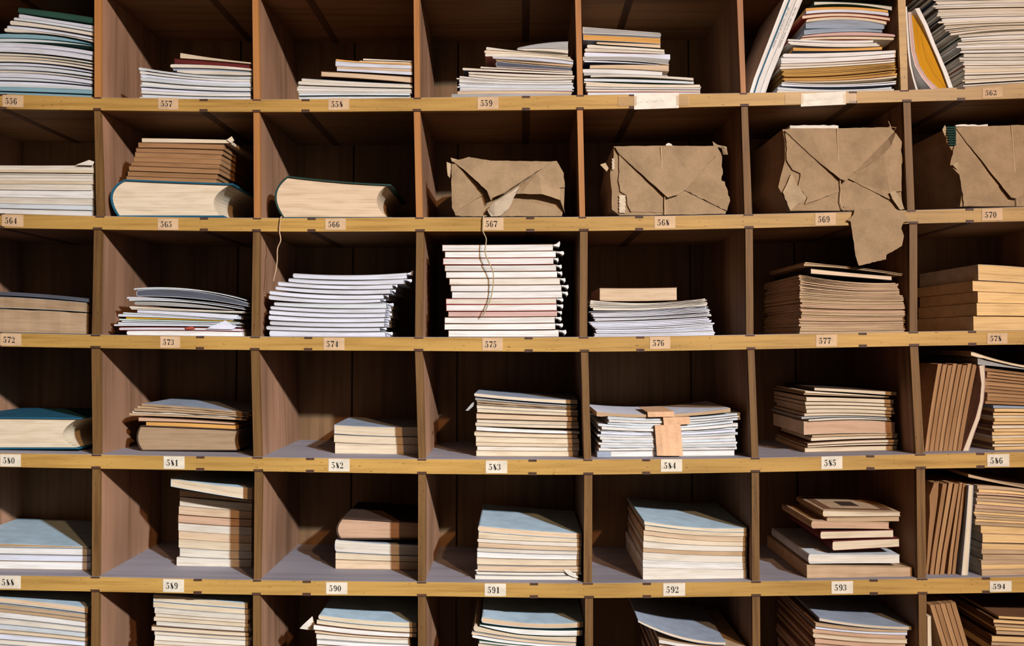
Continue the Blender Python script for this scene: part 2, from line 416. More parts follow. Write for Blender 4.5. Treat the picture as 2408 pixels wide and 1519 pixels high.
for (x0, y0, x1, y1, dy, tl, tr) in ((1491,219.5,1596,256,-3.5,38,24), (1883,218,1988.6,248.5,-5,37,24)):
    q = lambda u, v: (x0+u*(x1-x0), y1+v*(y0-y1)+(u-.5)*dy)
    mb = MB()
    c = [W(*q(u, v)) for u, v in ((0,0),(1,0),(1,1),(0,1))]
    mb.hexa([(p.x, -.0012, p.z) for p in c], [(p.x, -.0006, p.z) for p in c], 0)
    r2 = random.Random(int(x0)); u = .05; last = None
    while u < .68:
        v = .46 + r2.uniform(-.07, .07) + (u-.4)*.06 + (.16 if r2.random() < .2 else 0)
        if last and r2.random() < .86:
            a, b = W(*q(*last)), W(*q(u, v)); t = .00035
            i = [mb.vert((a.x, -.0013, a.z-t)), mb.vert((b.x, -.0013, b.z-t)), mb.vert((b.x, -.0013, b.z+t)), mb.vert((a.x, -.0013, a.z+t))]
            mb.face(i, 1)
        last = (u, v); u += r2.uniform(.008, .016)
    st = part(mb, 'handwritten_label', [stick_m, pen_m], SHELF[1])
    for a, b in ((x0-tl, x0+6), (x1-6, x1+tr)):
        mb = MB(); ym = lambda px, off: interp(list(zip(XS, RAIL[1][0])), px) + off
        c = [W(a, ym(a, 27)), W(b, ym(b, 27)), W(b, ym(b, 4)), W(a, ym(a, 4))]
        mb.hexa([(p.x, -.0016, p.z) for p in c], [(p.x, -.0014, p.z) for p in c], 0)
        part(mb, 'tape_strip', tape_m, SHELF[1])
# ------------------------------------------------------------------ books, journals and papers
ONES = ['', 'first','second','third','fourth','fifth','sixth','seventh','eighth','ninth','tenth','eleventh','twelfth','thirteenth','fourteenth',
        'fifteenth','sixteenth','seventeenth','eighteenth','nineteenth','twentieth']
TENS = {20:'twenty', 30:'thirty', 40:'forty', 50:'fifty', 60:'sixty'}
def ordinal(n):
    if n <= 20: return ONES[n]
    t = n//10*10
    return TENS[t]+'-'+ONES[n-t] if n > t else {30:'thirtieth',40:'fortieth',50:'fiftieth',60:'sixtieth'}[t]
VIEW = dict(A1=(0,0,.25748), A2=(600,0,.25748), A3=(1000,0,.25748), A4=(1340,0,.25748), A5=(1720,0,.28571),
 B1=(0,240,.25748), B2=(600,240,.25748), B3=(980,240,.21063), B4=(1340,240,.21062), B5=(1720,240,.28571),
 C1=(0,500,.25748), C2=(600,500,.21728), C3=(980,500,.21728), C4=(1340,500,.21729), C5=(1720,500,.28571),
 D1=(0,800,.25748), D2=(600,800,.21063), D3=(980,800,.21063), D4=(1340,800,.21062), D5=(1720,800,.28571),
 E1=(0,1080,.25748), E2=(600,1080,.21728), E3=(980,1080,.21728), E4=(1340,1080,.21729), E5=(1720,1080,.28571),
 F1=(0,1340,.25748), F2=(600,1340,.17442), F3=(980,1340,.17442), F4=(1340,1340,.19103), F5=(1720,1340,.28571))

def quad(p, x):                 # (xl, xr, yl, ym, yr): curve through three points
    xl, xr, yl, ym, yr = p
    t = (x-xl)/(xr-xl); t = max(-.15, min(1.15, t))
    return yl*(1-t)*(1-2*t) + ym*4*t*(1-t) + yr*t*(2*t-1)

class Stack:
    def __init__(s, view, row, d, where, length=.215, seed=1):
        s.o = VIEW[view]; s.row = row; s.d = d; s.where = where; s.L = length; s.items = []; s.base = None; s.r = random.Random(seed*101+row)
    def px(s, x, y): return (s.o[0]+x*s.o[2], s.o[1]+y*s.o[2])
    def curve(s, c):
        xl, xr, yl, ym, yr = c
        a = s.px(xl, yl); b = s.px(xr, yr); m = s.px(0, ym)
        return (a[0], b[0], a[1], m[1], b[1])
    def floor_px(s, px):
        x = W(px, 800, s.d).x
        for _ in range(3):
            z = s.ground(x); q = P(x, s.d, z); x += (px-q[0])*(s.d+D)/F
        return P(x, s.d, z)[1]
    def ground(s, x): return s.base(x) if s.base else shelf_top(s.row, x)
    def run(s, n, top, bot, pal, kind='journal', ends='', jit=5, wts=None, L=None, cov=None, dd=0.0):
        """n items between two curves given in the zoomed view; bot None or (xl, xr): down to the shelf"""
        t = s.curve(top); onfloor = False
        if bot is None: bot = (top[0], top[1])
        if len(bot) == 2:
            a = s.px(bot[0], 0)[0]; b = s.px(bot[1], 0)[0]; onfloor = True
            bb = (a, b, s.floor_px(a), s.floor_px((a+b)/2), s.floor_px(b))
        else: bb = s.curve(bot)
        w = wts or [s.r.uniform(.72, 1.28) for _ in range(n)]
        tot = sum(w); acc = [0]
        for q in w: acc.append(acc[-1]+q/tot)
        bnd = []
        for k, f in enumerate(acc):
            c = [t[i]+(bb[i]-t[i])*f for i in range(5)]
            if 0 < k < n:
                e = s.r.uniform(-1, 1)*.5
                c[2] += e; c[4] += s.r.uniform(-1, 1)*.5; c[3] += s.r.uniform(-1, 1)*.6
            bnd.append(tuple(c))
        sc_ = s.o[2]
        for k in range(n):
            m = (acc[k]+acc[k+1])/2
            jl, jr = (s.r.uniform(-jit, jit)*sc_ for _ in range(2)) if n > 1 else (0, 0)
            xl = t[0]+(bb[0]-t[0])*m + jl; xr = t[1]+(bb[1]-t[1])*m + jr
            s.items.append(dict(top=bnd[k], bot=bnd[k+1], xl=xl, xr=xr, pal=pal[k % len(pal)], kind=kind, ends=ends, floor=onfloor and k == n-1, L=L or s.L, dd=dd))
        return s
    def finish(s, extra=0, cat='book'):
        n = len(s.items); s.prof = {}
        for i in range(n-1, -1, -1): make_leafed(s, s.items[i], i, n)
    def under(s, x):            # height of what already lies below, a little to each side too
        k = round(x/.0015)
        return max((s.prof.get(q, -9) for q in range(k-6, k+7)), default=-9)
    def top_at(s, x0, x1): return max(z for k, z in s.prof.items() if x0 <= k*.0015 <= x1)

def ordphrase(i, n, where, only=False):
    if n == 1: return where
    if i == 0: return 'topmost ' + where
    if i == n-1: return 'lowest ' + where
    if i < n/2 or n < 6: return ordinal(i+1) + ' from the top ' + where
    return ordinal(n-i) + ' from the bottom ' + where

CATS = dict(journal='journal', booklet='booklet', paperback_book='book', magazine='magazine', folder='folder', paper_bundle='papers', hardcover_book='book', loose_sheet='paper')
def interp_lin(tab, x):
    if x <= tab[0][0]: return tab[0][1]
    for (x0, y0), (x1, y1) in zip(tab, tab[1:]):
        if x <= x1: return y0+(y1-y0)*(x-x0)/max(1e-9, x1-x0)
    return tab[-1][1]
def hole_limits(row, x):        # the two dividers beside a place
    lo, hi = -9, 9
    for la, ra in DIVX[row-1]:
        ra += .0006; la -= .0006
        if (la+ra)/2 < x: lo = max(lo, ra)
        else: hi = min(hi, la)
    return lo, hi
def make_leafed(s, it, i, n):
    r = s.r
    pg, _, cv = it['pal'].partition(':'); cv = cv or pg
    sd = s.d + it['dd']; d = sd + r.uniform(-.0022, .0035); y1 = min(d + it['L'] + r.uniform(-.006, .006), DEPTH-.008)
    skew = r.uniform(-.003, .003)
    yl_, yr_ = it['top'][2], it['top'][4]
    xl, xr = W(it['xl'], yl_, sd).x, W(it['xr'], yr_, sd).x
    zm = W(it['xl'], it['top'][3], sd).z
    lo, hi = hole_limits(s.row, (xl+xr)/2)
    xl = max(xl, lo+max(0, -skew)); xr = min(xr, hi-max(0, skew))
    M = 24
    ts = [0, .006, .018, .04] + [.04+.92*k/M for k in range(1, M)] + [.96, .982, .994, 1]
    xs = [xl+(xr-xl)*t for t in ts]
    def zc(c, px): return W(px, quad(c, px), sd).z
    pxs = [P(x, sd, zm)[0] for x in xs]
    gap = .00022
    zt = [zc(it['top'], p)-gap for p in pxs]
    zb = [s.ground(x)+.0002 for x in xs] if it['floor'] else [zc(it['bot'], p)+gap for p in pxs]
    fl = [s.ground(x)+.0002 for x in xs]
    zb = [max(a, f) for a, f in zip(zb, fl)]
    zt = [max(a, b+.0006) for a, b in zip(zt, zb)]
    tmid = sum(a-b for a, b in zip(zt, zb))/len(xs)
    e = it['ends']
    def rounded(zt, zb):
        zt, zb = list(zt), list(zb)
        for end, ch in ((0, 'f'), (1, 'F')):
            if ch not in e: continue
            R = max(min(tmid*.55, .0028), .0012)
            for k in range(len(xs)):
                u = (xs[k]-xl if end == 0 else xr-xs[k])/R
                if u < 1:
                    kk = max(.22, math.sqrt(max(0, 1-(1-u)**2)))
                    m = (zt[k]+zb[k])/2; h = (zt[k]-zb[k])/2
                    zt[k], zb[k] = m+h*kk, m-h*kk
        return zt, zb
    zt, zb = rounded(zt, zb)
    zb = [max(b, s.under(x)+.00025) for b, x in zip(zb, xs)]
    zt = [max(t, b+.0007) for t, b in zip(zt, zb)]
    tab = list(zip(xs, zt)); k0, k1 = math.floor(xl/.0015), math.ceil(xr/.0015)
    for k in range(k0, k1+1):
        z = max(interp_lin(tab, k*.0015), interp_lin(tab, k*.0015-.001), interp_lin(tab, k*.0015+.001))
        s.prof[k] = max(s.prof.get(k, -9), z)
    if 'w' in e:                # worn, wavy front edge
        ph = r.uniform(0, 6); yo = [.0007*math.sin(ph+40*x+6*t)+.0004*math.sin(2*ph+170*x) for x, t in zip(xs, ts)]
    else: yo = None
    org = (sum(xs)/len(xs), d, zb[len(xs)//2])
    thick = tmid/.000787
    kind = it['kind']
    cw = WORD.get(cv, cv); pw = WORD.get(pg, pg)
    size = 'thin ' if thick < 5 else ('thick ' if thick > 17 else '')
    desc = size + pw + ' ' + kind.replace('_book', '').replace('_', ' ')
    if i == 0 and cv != pg: desc += ' with ' + cw + ' cover'
    lab = desc + ', ' + ordphrase(i, n, s.where)
    grp = kind.replace('_', ' ').replace('paper bundle', 'paper bundle') + 's ' + s.where
    if thick >= 6.5 and kind != 'paper_bundle' and cv != pg or thick > 11:
        root = thing(kind, org); o = Vector(org)
        ct = .0005 if cv == pg else .0007
        mb = MB()
        mb.strip(xs, zt, [z-ct for z in zt], d, y1, skew, yoff=yo)
        mb.strip(xs, [z+ct for z in zb], zb, d, y1, skew, yoff=yo)
        k0 = 1
        mb.strip([xs[0], xs[0]+ct], [zt[0]-ct*1.01, zt[1]-ct*1.01], [zb[0]+ct*1.01, zb[1]+ct*1.01], d, y1, skew)
        c = mb.build('cover', cover(cv), None, org); c.location = (0, 0, 0); c.parent = root
        ins = ct*1.05
        xi = [min(max(x, xl+ins), xr-.0008) for x in xs]
        mb = MB()
        mb.strip(xi, [max(z-ct*1.05, b+ct*1.05+.0002) for z, b in zip(zt, zb)], [z+ct*1.05 for z in zb], d+.0006, y1-.0006, skew, yoff=yo)
        p = mb.build('page_block', paper(pg), None, org); p.location = (0, 0, 0); p.parent = root
        if cv != pg: c['label'] = cw + ' cover'
        it['obj'] = root
    else:
        mb = MB()
        mb.strip(xs, zt, zb, d, y1, skew, 1, 1, 0, yoff=yo)
        it['obj'] = mb.build(kind, [paper(pg), cover(cv)], None, org)
    tag(it['obj'], lab, CATS.get(kind, 'book'), grp)
    it['xs'], it['zt'], it['zb'], it['d'], it['y1'] = xs, zt, zb, d, y1

def arc3(a, m, b, n=10):        # smooth arc from a through m to b
    out = []
    for k in range(n+1):
        t = k/n
        out.append(tuple(a[i]*(1-t)*(1-2*t)+m[i]*4*t*(1-t)+b[i]*t*(2*t-1) for i in range(2)))
    return out
def offset(line, dist):
    out = []
    for k in range(len(line)):
        a, b = line[max(k-1, 0)], line[min(k+1, len(line)-1)]
        dx, dz = b[0]-a[0], b[1]-a[1]; l = math.hypot(dx, dz) or 1
        out.append((line[k][0]-dz/l*dist, line[k][1]+dx/l*dist))
    return out
def hardcover(view, row, d, tl, tm, tr, bul, bl, br, fore, pages, cov, label, group, L=.235, ct=.0028, over=.006, overr=None, rest=None):
    """lying book with a rounded spine at the left and a hollow fore-edge at the right; points of the page block in the zoomed view"""
    ox, oy, sc_ = VIEW[view]
    Q = lambda p: (lambda v: (v.x, v.z))(W(ox+p[0]*sc_, oy+p[1]*sc_, d))
    tl, tm, tr, bul, bl, br, fore = map(Q, (tl, tm, tr, bul, bl, br, fore))
    ground = rest or (lambda x: shelf_top(row, x))
    zf = max(ground(bl[0]+(br[0]+over-bl[0])*k/20) for k in range(-2, 21)) + ct + .0003
    dz = zf - bl[1]
    bl = (bl[0], zf); br = (br[0], (zf if rest else max(zf, shelf_top(row, br[0])+ct+.0003)))
    top = arc3(tl, tm, tr, 12); spine = arc3(tl, bul, bl, 12); bottom = [(bl[0]+(br[0]-bl[0])*k/12, bl[1]+(br[1]-bl[1])*k/12) for k in range(13)]
    fe = arc3(br, fore, tr, 10)
    root = thing('hardcover_book', (sum(p[0] for p in top)/13, d, zf-ct))
    org = Vector(root.location)
    block = spine + bottom[1:] + fe[1:] + top[::-1][1:-1]
    y1 = min(d+L, DEPTH-.01)
    mb = MB(); mb.poly(block, d, y1)
    # front face UV: v across the thickness
    p = mb.build('page_block', paper(pages), None, org); p.location = (0, 0, 0); p.parent = root
    line = [(tr[0]+over, tr[1]+(tr[1]-top[-2][1])/(tr[0]-top[-2][0])*over)] + top[::-1] + spine[1:] + bottom[1:] + [(br[0]+(overr or over), br[1])]
    inn = offset(line, -.0002); out = offset(line, -ct)
    mb = MB(); y0 = d-.0035; ye = y1+.003
    n = len(line)
    r = [[mb.vert((inn[k][0], y0, inn[k][1])), mb.vert((out[k][0], y0, out[k][1])), mb.vert((inn[k][0], ye, inn[k][1])), mb.vert((out[k][0], ye, out[k][1]))] for k in range(n)]
    for k in range(n-1):
        a, b = r[k], r[k+1]
        mb.face((a[0], b[0], b[1], a[1])); mb.face((a[2], a[3], b[3], b[2])); mb.face((a[1], b[1], b[3], a[3])); mb.face((a[0], a[2], b[2], b[0]))
    mb.face((r[0][0], r[0][1], r[0][3], r[0][2])); mb.face((r[-1][0], r[-1][2], r[-1][3], r[-1][1]))
    c = mb.build('cover', cover(cov, .5), None, org); c.location = (0, 0, 0); c.parent = root
    c['label'] = WORD[cov] + ' cloth cover'
    root['_'] = 0; del root['_']
    hardcover.top = [(p[0], p[1]) for p in out[:14]][::-1]
    return tag(root, label, 'book', group)

def standing(view, row, d, left, right, pal, kind, label, group, L=.2, cat=None, cov=True, t=.0008):
    """a book or booklet on its edge: left and right outline from the bottom up, in the zoomed view"""
    ox, oy, sc_ = VIEW[view]
    Q = lambda p: (lambda v: (v.x, v.z))(W(ox+p[0]*sc_, oy+p[1]*sc_, d))
    l = [Q(p) for p in left]; r = [Q(p) for p in right]
    n = len(l)
    dz = shelf_top(row, l[0][0])+.0002 - min(l[0][1], r[0][1])
    l[0] = (l[0][0], shelf_top(row, l[0][0])+.0002); r[0] = (r[0][0], shelf_top(row, r[0][0])+.0002)
    pg, _, cv = pal.partition(':'); cv = cv or pg
    cv, _, cv2 = cv.partition(':'); cv2 = cv2 or cv
    y1 = min(d+L, DEPTH-.01)
    org = (l[0][0], d, l[0][1])
    def col(mb, a, b, mf, ms, y0, y1):   # columns between two outlines
        v = [[mb.vert((a[k][0], y0, a[k][1])), mb.vert((b[k][0], y0, b[k][1])), mb.vert((a[k][0], y1, a[k][1])), mb.vert((b[k][0], y1, b[k][1]))] for k in range(len(a))]
        for k in range(len(a)-1):
            p, q = v[k], v[k+1]; w0 = b[k][0]-a[k][0]; w1 = b[k+1][0]-a[k+1][0]; z0, z1 = a[k][1], a[k+1][1]
            mb.face((p[0], p[1], q[1], q[0]), mf, [(z0,0),(z0,w0),(z1,w1),(z1,0)])
            mb.face((p[2], q[2], q[3], p[3]), mf, [(z0,0),(z1,0),(z1,w1),(z0,w0)])
            mb.face((p[0], q[0], q[2], p[2]), ms); mb.face((p[1], p[3], q[3], q[1]), ms)
        p = v[0]; mb.face((p[0], p[2], p[3], p[1]), mf, [(y0,0),(y1,0),(y1,w0),(y0,w0)])
        p = v[-1]; mb.face((p[0], p[1], p[3], p[2]), mf, [(y0,0),(y0,w0),(y1,w0),(y1,0)])
    if cov and (cv != pg or cv2 != pg):
        root = thing(kind, org)
        la = [(x+.0008, z) for x, z in l]; ra = [(x-t, z) for x, z in r]
        mb = MB(); col(mb, l, [(x-.00005, z) for x, z in la], 0, 0, d, y1); col(mb, [(x+.00005, z) for x, z in ra], r, 1, 1, d, y1)
        c = mb.build('cover', [cover(cv), cover(cv2)], None, org); c.location = (0,0,0); c.parent = root; c['label'] = WORD[cv]+' cover'
        mb = MB(); col(mb, la, ra, 0, 0, d+.0006, y1-.0006)
        p = mb.build('page_block', paper(pg), None, org); p.location = (0,0,0); p.parent = root
        o = root
    else:
        mb = MB(); col(mb, l, r, 0, 1, d, y1)
        o = mb.build(kind, [paper(pg), cover(cv)], None, org)
    return tag(o, label, cat or CATS.get(kind, 'book'), group)

def lerp_pts(a, b, n=6, bow=0):
    return [(a[0]+(b[0]-a[0])*k/n + bow*4*(k/n)*(1-k/n), a[1]+(b[1]-a[1])*k/n) for k in range(n+1)]

def ear(s, i, pts, cname, back=0.0):     # a bent or torn corner that belongs to one of the items
    it = s.items[i]; y = min(q['d'] for q in s.items)-.0009+back; o0 = Vector(it['obj'].location)
    q = [W(s.o[0]+a*s.o[2], s.o[1]+b*s.o[2], y) for a, b in pts]
    mb = MB(); mb.poly([(p.x, max(p.z, shelf_top(s.row, p.x)+.0004)) for p in q], y, y+.0006)
    c = mb.build('bent_corner', cover(cname), None, o0); c.location = (0, 0, 0); c.parent = it['obj']
# ------------------------------------------------------------------ what lies in the pigeonholes, row by row
OV = lambda n: 'of the stack over number %s' % n
# --- 556
s = Stack('A1', 1, .012, OV(556), .21, 1)
s.run(1, (160,870,70,112,165), (178,862,122,165,215), ['green'], 'folder', 'f')
s.run(5, (175,862,124,180,232), (25,860,292,330,408), ['bluewhite','cool','ivory','bluewhite:slate','ivory'], 'journal', 'f', 22)
s.run(1, (-190,850,318,306,398), (-190,850,350,352,412), ['aqua:teal'], 'journal')
s.run(1, (-190,850,352,354,414), (-190,850,392,386,425), ['cool:green'], 'journal')
s.run(2, (-200,845,392,402,470), (-200,845,475,490,558), ['bluewhite'], 'journal')
s.run(3, (-200,848,476,492,560), (-200,845,572,575,645), ['ivory:green','cream:slate','ivory:slate'], 'journal', '', 10)
s.run(4, (-200,845,574,577,647), (-200,840,705,712,770), ['bluewhite:slate','cool','ivory:navy','bluewhite'], 'journal', '', 12)
s.run(3, (-200,840,706,714,772), (-200,840,790,800,820), ['cool:slate','bluewhite:redline','cool'], 'journal', '', 10)
s.run(2, (-200,838,792,802,822), (-200,835), ['aqua','aqua:teal'], 'journal', '', 8)
s.finish()
# --- 557
s = Stack('A1', 1, .012, OV(557), .2, 2)
s.run(1, (1720,2302,497,540,573), (1580,2302,530,556,590), ['cream'], 'journal')
s.run(1, (1590,2304,532,558,592), (1590,2306,576,594,628), ['maroon'], 'booklet')
s.run(3, (1560,2306,588,598,630), (1615,2306,676,682,690), ['ivory','bluegrey:slate','ivory'], 'journal', 'f', 14)
s.run(10, (1268,2300,612,682,700), (1285,2290), ['cool','white:slate','bluewhite','cool','white','cool','bluewhite:slate','white','cool:navy','white'], 'journal', 'f', 14)
s.finish()
# --- 558
s = Stack('A2', 1, .012, OV(558), .2, 3)
s.run(2, (1000,1440,535,546,556), (930,1440,566,572,580), ['ivory','cream'], 'journal', '', 8)
s.run(1, (745,1440,540,570,582), (728,1440,556,580,594), ['orange'], 'folder', 'f')
s.run(1, (725,1440,558,582,596), (745,1440,606,618,632), ['bluewhite'], 'paperback_book')
s.run(1, (745,1440,607,619,633), (748,1440,628,642,656), ['peach'], 'booklet')
s.run(1, (748,1440,629,643,657), (748,1440,650,668,688), ['bluewhite:navy'], 'paperback_book')
s.run(1, (602,1440,648,672,700), (600,1440,698,722,758), ['peach:brown'], 'paperback_book')
s.run(2, (415,1440,706,738,762), (380,1440,774,792,806), ['ivory:navy','ivory'], 'journal', 'f', 12)
s.run(4, (380,1435,776,794,808), (400,1425,852,848,852), ['white','ivory:slate','white:green','ivory'], 'journal', 'f', 10)
s.run(3, (400,1425,853,850,853), (412,1420), ['cool:green','cool','white'], 'journal', 'f', 14)
s.finish()
# --- 559
s = Stack('A3', 1, .010, OV(559), .2, 4)
s.run(1, (850,1308,432,392,376), (835,1308,452,440,458), ['grey'], 'magazine', 'f')
s.run(1, (835,1308,453,446,460), (840,1300,466,466,490), ['ivory'], 'journal', 'f')
s.run(3, (570,1300,425,470,498), (540,1352,514,510,548), ['ivory','cream','ivory'], 'journal', 'f', 16)
s.run(2, (612,1352,515,512,550), (612,1352,536,556,592), ['ivory','bluewhite'], 'journal', '', 6)
s.run(1, (640,1345,545,570,593), (650,1345,556,584,612), ['tan'], 'journal')
s.run(1, (650,1340,557,590,614), (640,1338,612,626,648), ['slate:ivory'], 'magazine', 'f')
s.run(1, (505,1345,606,630,650), (505,1345,622,642,664), ['ivory:redline'], 'journal')
s.run(1, (335,1345,617,645,666), (345,1345,642,662,684), ['ivory:slate'], 'magazine', 'f')
s.run(2, (395,1368,655,676,690), (405,1368,700,728,722), ['ivory:redline','ivory'], 'magazine', 'f', 8)
s.run(3, (312,1352,690,730,730), (285,1350,748,768,768), ['white','ivory:slate','white'], 'journal', 'f', 18)
s.run(6, (300,1348,750,770,770), (310,1345,832,828,832), ['cool','white','bluewhite','cool:slate','white','bluewhite'], 'journal', 'f', 16)
s.run(1, (295,1340,833,830,836), (295,1335,860,856,858), ['peach:redline'], 'paperback_book')
s.run(1, (242,1335,861,858,860), (240,1330), ['grey'], 'journal')
s.finish()
# --- 560
W560 = 'of the stack over the left handwritten sticker'
s = Stack('A4', 1, .008, W560, .2, 5)
s.run(1, (112,835,240,268,296), (118,835,302,316,336), ['grey:ivory'], 'magazine', 'F')
s.run(1, (116,832,308,325,342), (116,832,364,380,402), ['orange:bluegrey'], 'paperback_book')
s.run(1, (285,826,385,396,408), (200,826,400,420,440), ['peach:green'], 'magazine', 'f')
s.run(2, (165,862,402,422,448), (116,880,468,476,490), ['ivory','ivory:redline'], 'magazine', 'f', 10)
s.run(1, (116,918,472,484,492), (122,918,512,520,540), ['bluewhite'], 'magazine', 'f')
s.run(1, (122,912,514,514,545), (122,905,548,552,588), ['grey:ivory'], 'magazine')
s.run(1, (116,815,550,562,588), (118,812,566,574,592), ['bluewhite:navy'], 'journal')
s.run(1, (180,905,592,588,594), (190,905,622,628,650), ['peach'], 'paperback_book')
s.run(1, (116,846,626,632,652), (122,846,660,670,684), ['white'], 'booklet')
s.run(1, (122,900,662,672,686), (122,890,690,688,700), ['grey'], 'magazine')
s.run(1, (188,1125,690,690,712), (188,1130,706,708,738), ['ivory'], 'magazine', 'f')
s.run(1, (125,1134,712,722,740), (135,1134,738,748,764), ['cool:green'], 'magazine', 'f')
s.run(5, (128,1188,740,764,768), (162,1196,834,834,836), ['ivory','cream:redline','ivory','white','ivory'], 'journal', 'f', 14)
s.run(1, (160,1196,838,838,838), (160,1196), ['cool:redline'], 'booklet', 'f')
s.finish()
# --- 561
W561 = 'of the stack over the right handwritten sticker'
s = Stack('A5', 1, .010, W561, .2, 6)
s.run(1, (688,1330,6,14,46), (680,1330,40,34,84), ['ivory:green'], 'magazine')
s.run(1, (612,1288,68,58,84), (612,1288,92,78,108), ['orange'], 'paperback_book')
s.run(1, (612,1290,94,80,110), (614,1290,118,104,136), ['bluewhite'], 'paperback_book')
s.run(1, (580,1308,127,106,145), (585,1308,156,134,172), ['cream:redline'], 'paperback_book')
s.run(1, (615,1280,158,136,174), (620,1278,188,158,206), ['cream'], 'booklet', 'f')
s.run(1, (618,1280,190,160,210), (605,1240,236,234,240), ['bluegrey'], 'magazine', 'F')
s.run(1, (600,1240,250,236,252), (596,1240,288,262,268), ['bluegrey:bluecover'], 'booklet')
s.run(2, (575,1346,296,264,284), (570,1342,326,318,326), ['rose','cream'], 'magazine', 'fF', 8)
s.run(3, (472,1170,318,330,328), (485,1240,366,386,378), ['white:redline','white','ivory'], 'journal', 'f', 16)
s.run(1, (508,1268,388,396,380), (512,1215,416,418,408), ['orange:slate'], 'booklet')
s.run(1, (426,1380,440,432,410), (422,1358,472,466,436), ['white'], 'magazine', 'f')
s.run(1, (414,1358,474,468,438), (410,1358,520,504,470), ['white'], 'paperback_book')
s.run(2, (398,1388,522,508,476), (405,1388,566,542,506), ['ivory:redline','ivory'], 'magazine', 'fF', 8)
s.run(7, (420,1396,570,546,510), (425,1392,655,650,594), ['kraftgold','kraftgold:brown'], 'booklet', 'F', 12)
s.run(2, (440,1390,657,652,598), (440,1372,676,674,638), ['orange:redline','cream'], 'journal', '', 10)
s.run(2, (402,1408,672,692,655), (430,1402,706,712,688), ['white','bluewhite:slate'], 'journal', 'fF', 12)
s.run(2, (395,1335,712,734,710), (365,1330), ['cool','ivory'], 'journal', 'f', 12)
s.finish()
wl = 'white book leaning beside the stack over the right handwritten sticker'
def lean_book(xb, wb, xt, wt, pal, lab):
    return standing('A5', 1, .012, lerp_pts((xb, 748), (xb+(xt-xb)*.918, -76), 8), lerp_pts((xb+wb, 750), (xb+wb+(xt+wt-xb-wb)*.918, -76), 8), pal, 'paperback_book', lab, 'white books leaning over the right handwritten sticker', .21, t=.0026 if 'teal' in pal else .0008)
lean_book(146, 42, 491, 50, 'bright:bright:teal', 'leftmost plain ' + wl)
SP = []
SP.append((lean_book(190, 42, 543, 50, 'white:bright', 'middle ' + wl), 357, 398, 490, 62))
SP.append((lean_book(236, 42, 598, 48, 'white:bright', 'rightmost ' + wl), 408, 396, 548, 62))
dg = bpy.context.evaluated_depsgraph_get()
for bk, xa, ya, xb, yb in SP:       # lettering on the two spines
    a, b = W(1720+(xa-4)*.28571, ya*.28571, .0112), W(1720+(xb-4)*.28571, yb*.28571, .0112)
    cu = bpy.data.curves.new('lettering', 'FONT'); cu.body = 'CRAMER BOOKS ON BOTANY 1956-1987'; cu.size = .01; cu.align_y = 'BOTTOM'; cu.space_character = 1.25; cu.space_word = 1.1
    t = bpy.data.objects.new('lettering', cu); COL.objects.link(t)
    bpy.context.view_layer.update(); dg = bpy.context.evaluated_depsgraph_get()
    me = bpy.data.meshes.new_from_object(t.evaluated_get(dg)); bpy.data.objects.remove(t); bpy.data.curves.remove(cu)
    w = max(v.co.x for v in me.vertices); dirv = (b-a); ln = dirv.length; ux = dirv.normalized(); uy = Vector((-ux.z, 0, ux.x)); k = ln/w
    o0 = Vector(bk.location)
    for v in me.vertices:
        p = a + ux*(v.co.x*k) + uy*(v.co.y*k*1.35); v.co = p - o0 + Vector((0, .0013, 0))
    me.materials.clear(); me.materials.append(ink_m)
    o = bpy.data.objects.new('spine_title', me); COL.objects.link(o); o.parent = bk
# --- 562
s = Stack('A5', 1, .012, OV(562), .26, 7)
s.run(18, (1628,2560,-112,-118,-122), (1725,2560,190,172,165), ['ivory','ivory:slate','white','ivory:darkbrown','cream:slate','ivory','ivory:navy'], 'journal', 'f', 22)
s.run(6, (1735,2560,194,176,168), (1800,2560,292,246,238), ['ivory','cream:slate','ivory'], 'journal', 'f', 22)
s.run(8, (1872,2560,288,262,250), (1875,2560,410,402,398), ['ivory','ivory:green','white','ivory:slate'], 'journal', '', 24)
s.run(8, (1885,2560,412,404,400), (1905,2560,518,522,516), ['ivory','white:darkbrown','ivory:slate'], 'journal', '', 24)
s.run(1, (1900,2560,520,524,518), (1910,2560,540,538,532), ['ivory:redline'], 'journal')
s.run(10, (1912,2560,541,540,534), (1918,2560), ['ivory','ivory:slate','cream','ivory:darkbrown'], 'journal', '', 14)
s.finish()
g = 'magazines leaning over number 562'
standing('A5', 1, .014, [(1520,722),(1490,640),(1466,540),(1450,400),(1440,200),(1434,60)], [(1538,722),(1503,640),(1480,540),(1466,400),(1456,200),(1444,48)], 'white', 'magazine', 'white magazine leaning on the divider left of the amber folder', g)
standing('A5', 1, .012, [(1652,712),(1567,640),(1510,540),(1480,420),(1464,250),(1455,100)], [(1712,712),(1610,640),(1548,540),(1512,420),(1494,250),(1478,96)], 'rose:bright', 'magazine', 'curved white magazine with pink edge leaning over number 562', g)
standing('A5', 1, .016, [(1716,712),(1614,640),(1552,540),(1516,420),(1498,260),(1484,112)], [(1778,708),(1722,590),(1672,470),(1618,350),(1555,230),(1496,130)], 'amber', 'folder', 'amber yellow folder standing between two white magazines over number 562', g, .2)
standing('A5', 1, .012, [(1792,708),(1741,590),(1691,470),(1639,350),(1583,210),(1510,72)], [(1826,706),(1776,590),(1724,470),(1672,350),(1618,210),(1546,64)], 'bright', 'magazine', 'straight white magazine leaning right of the amber folder', g)
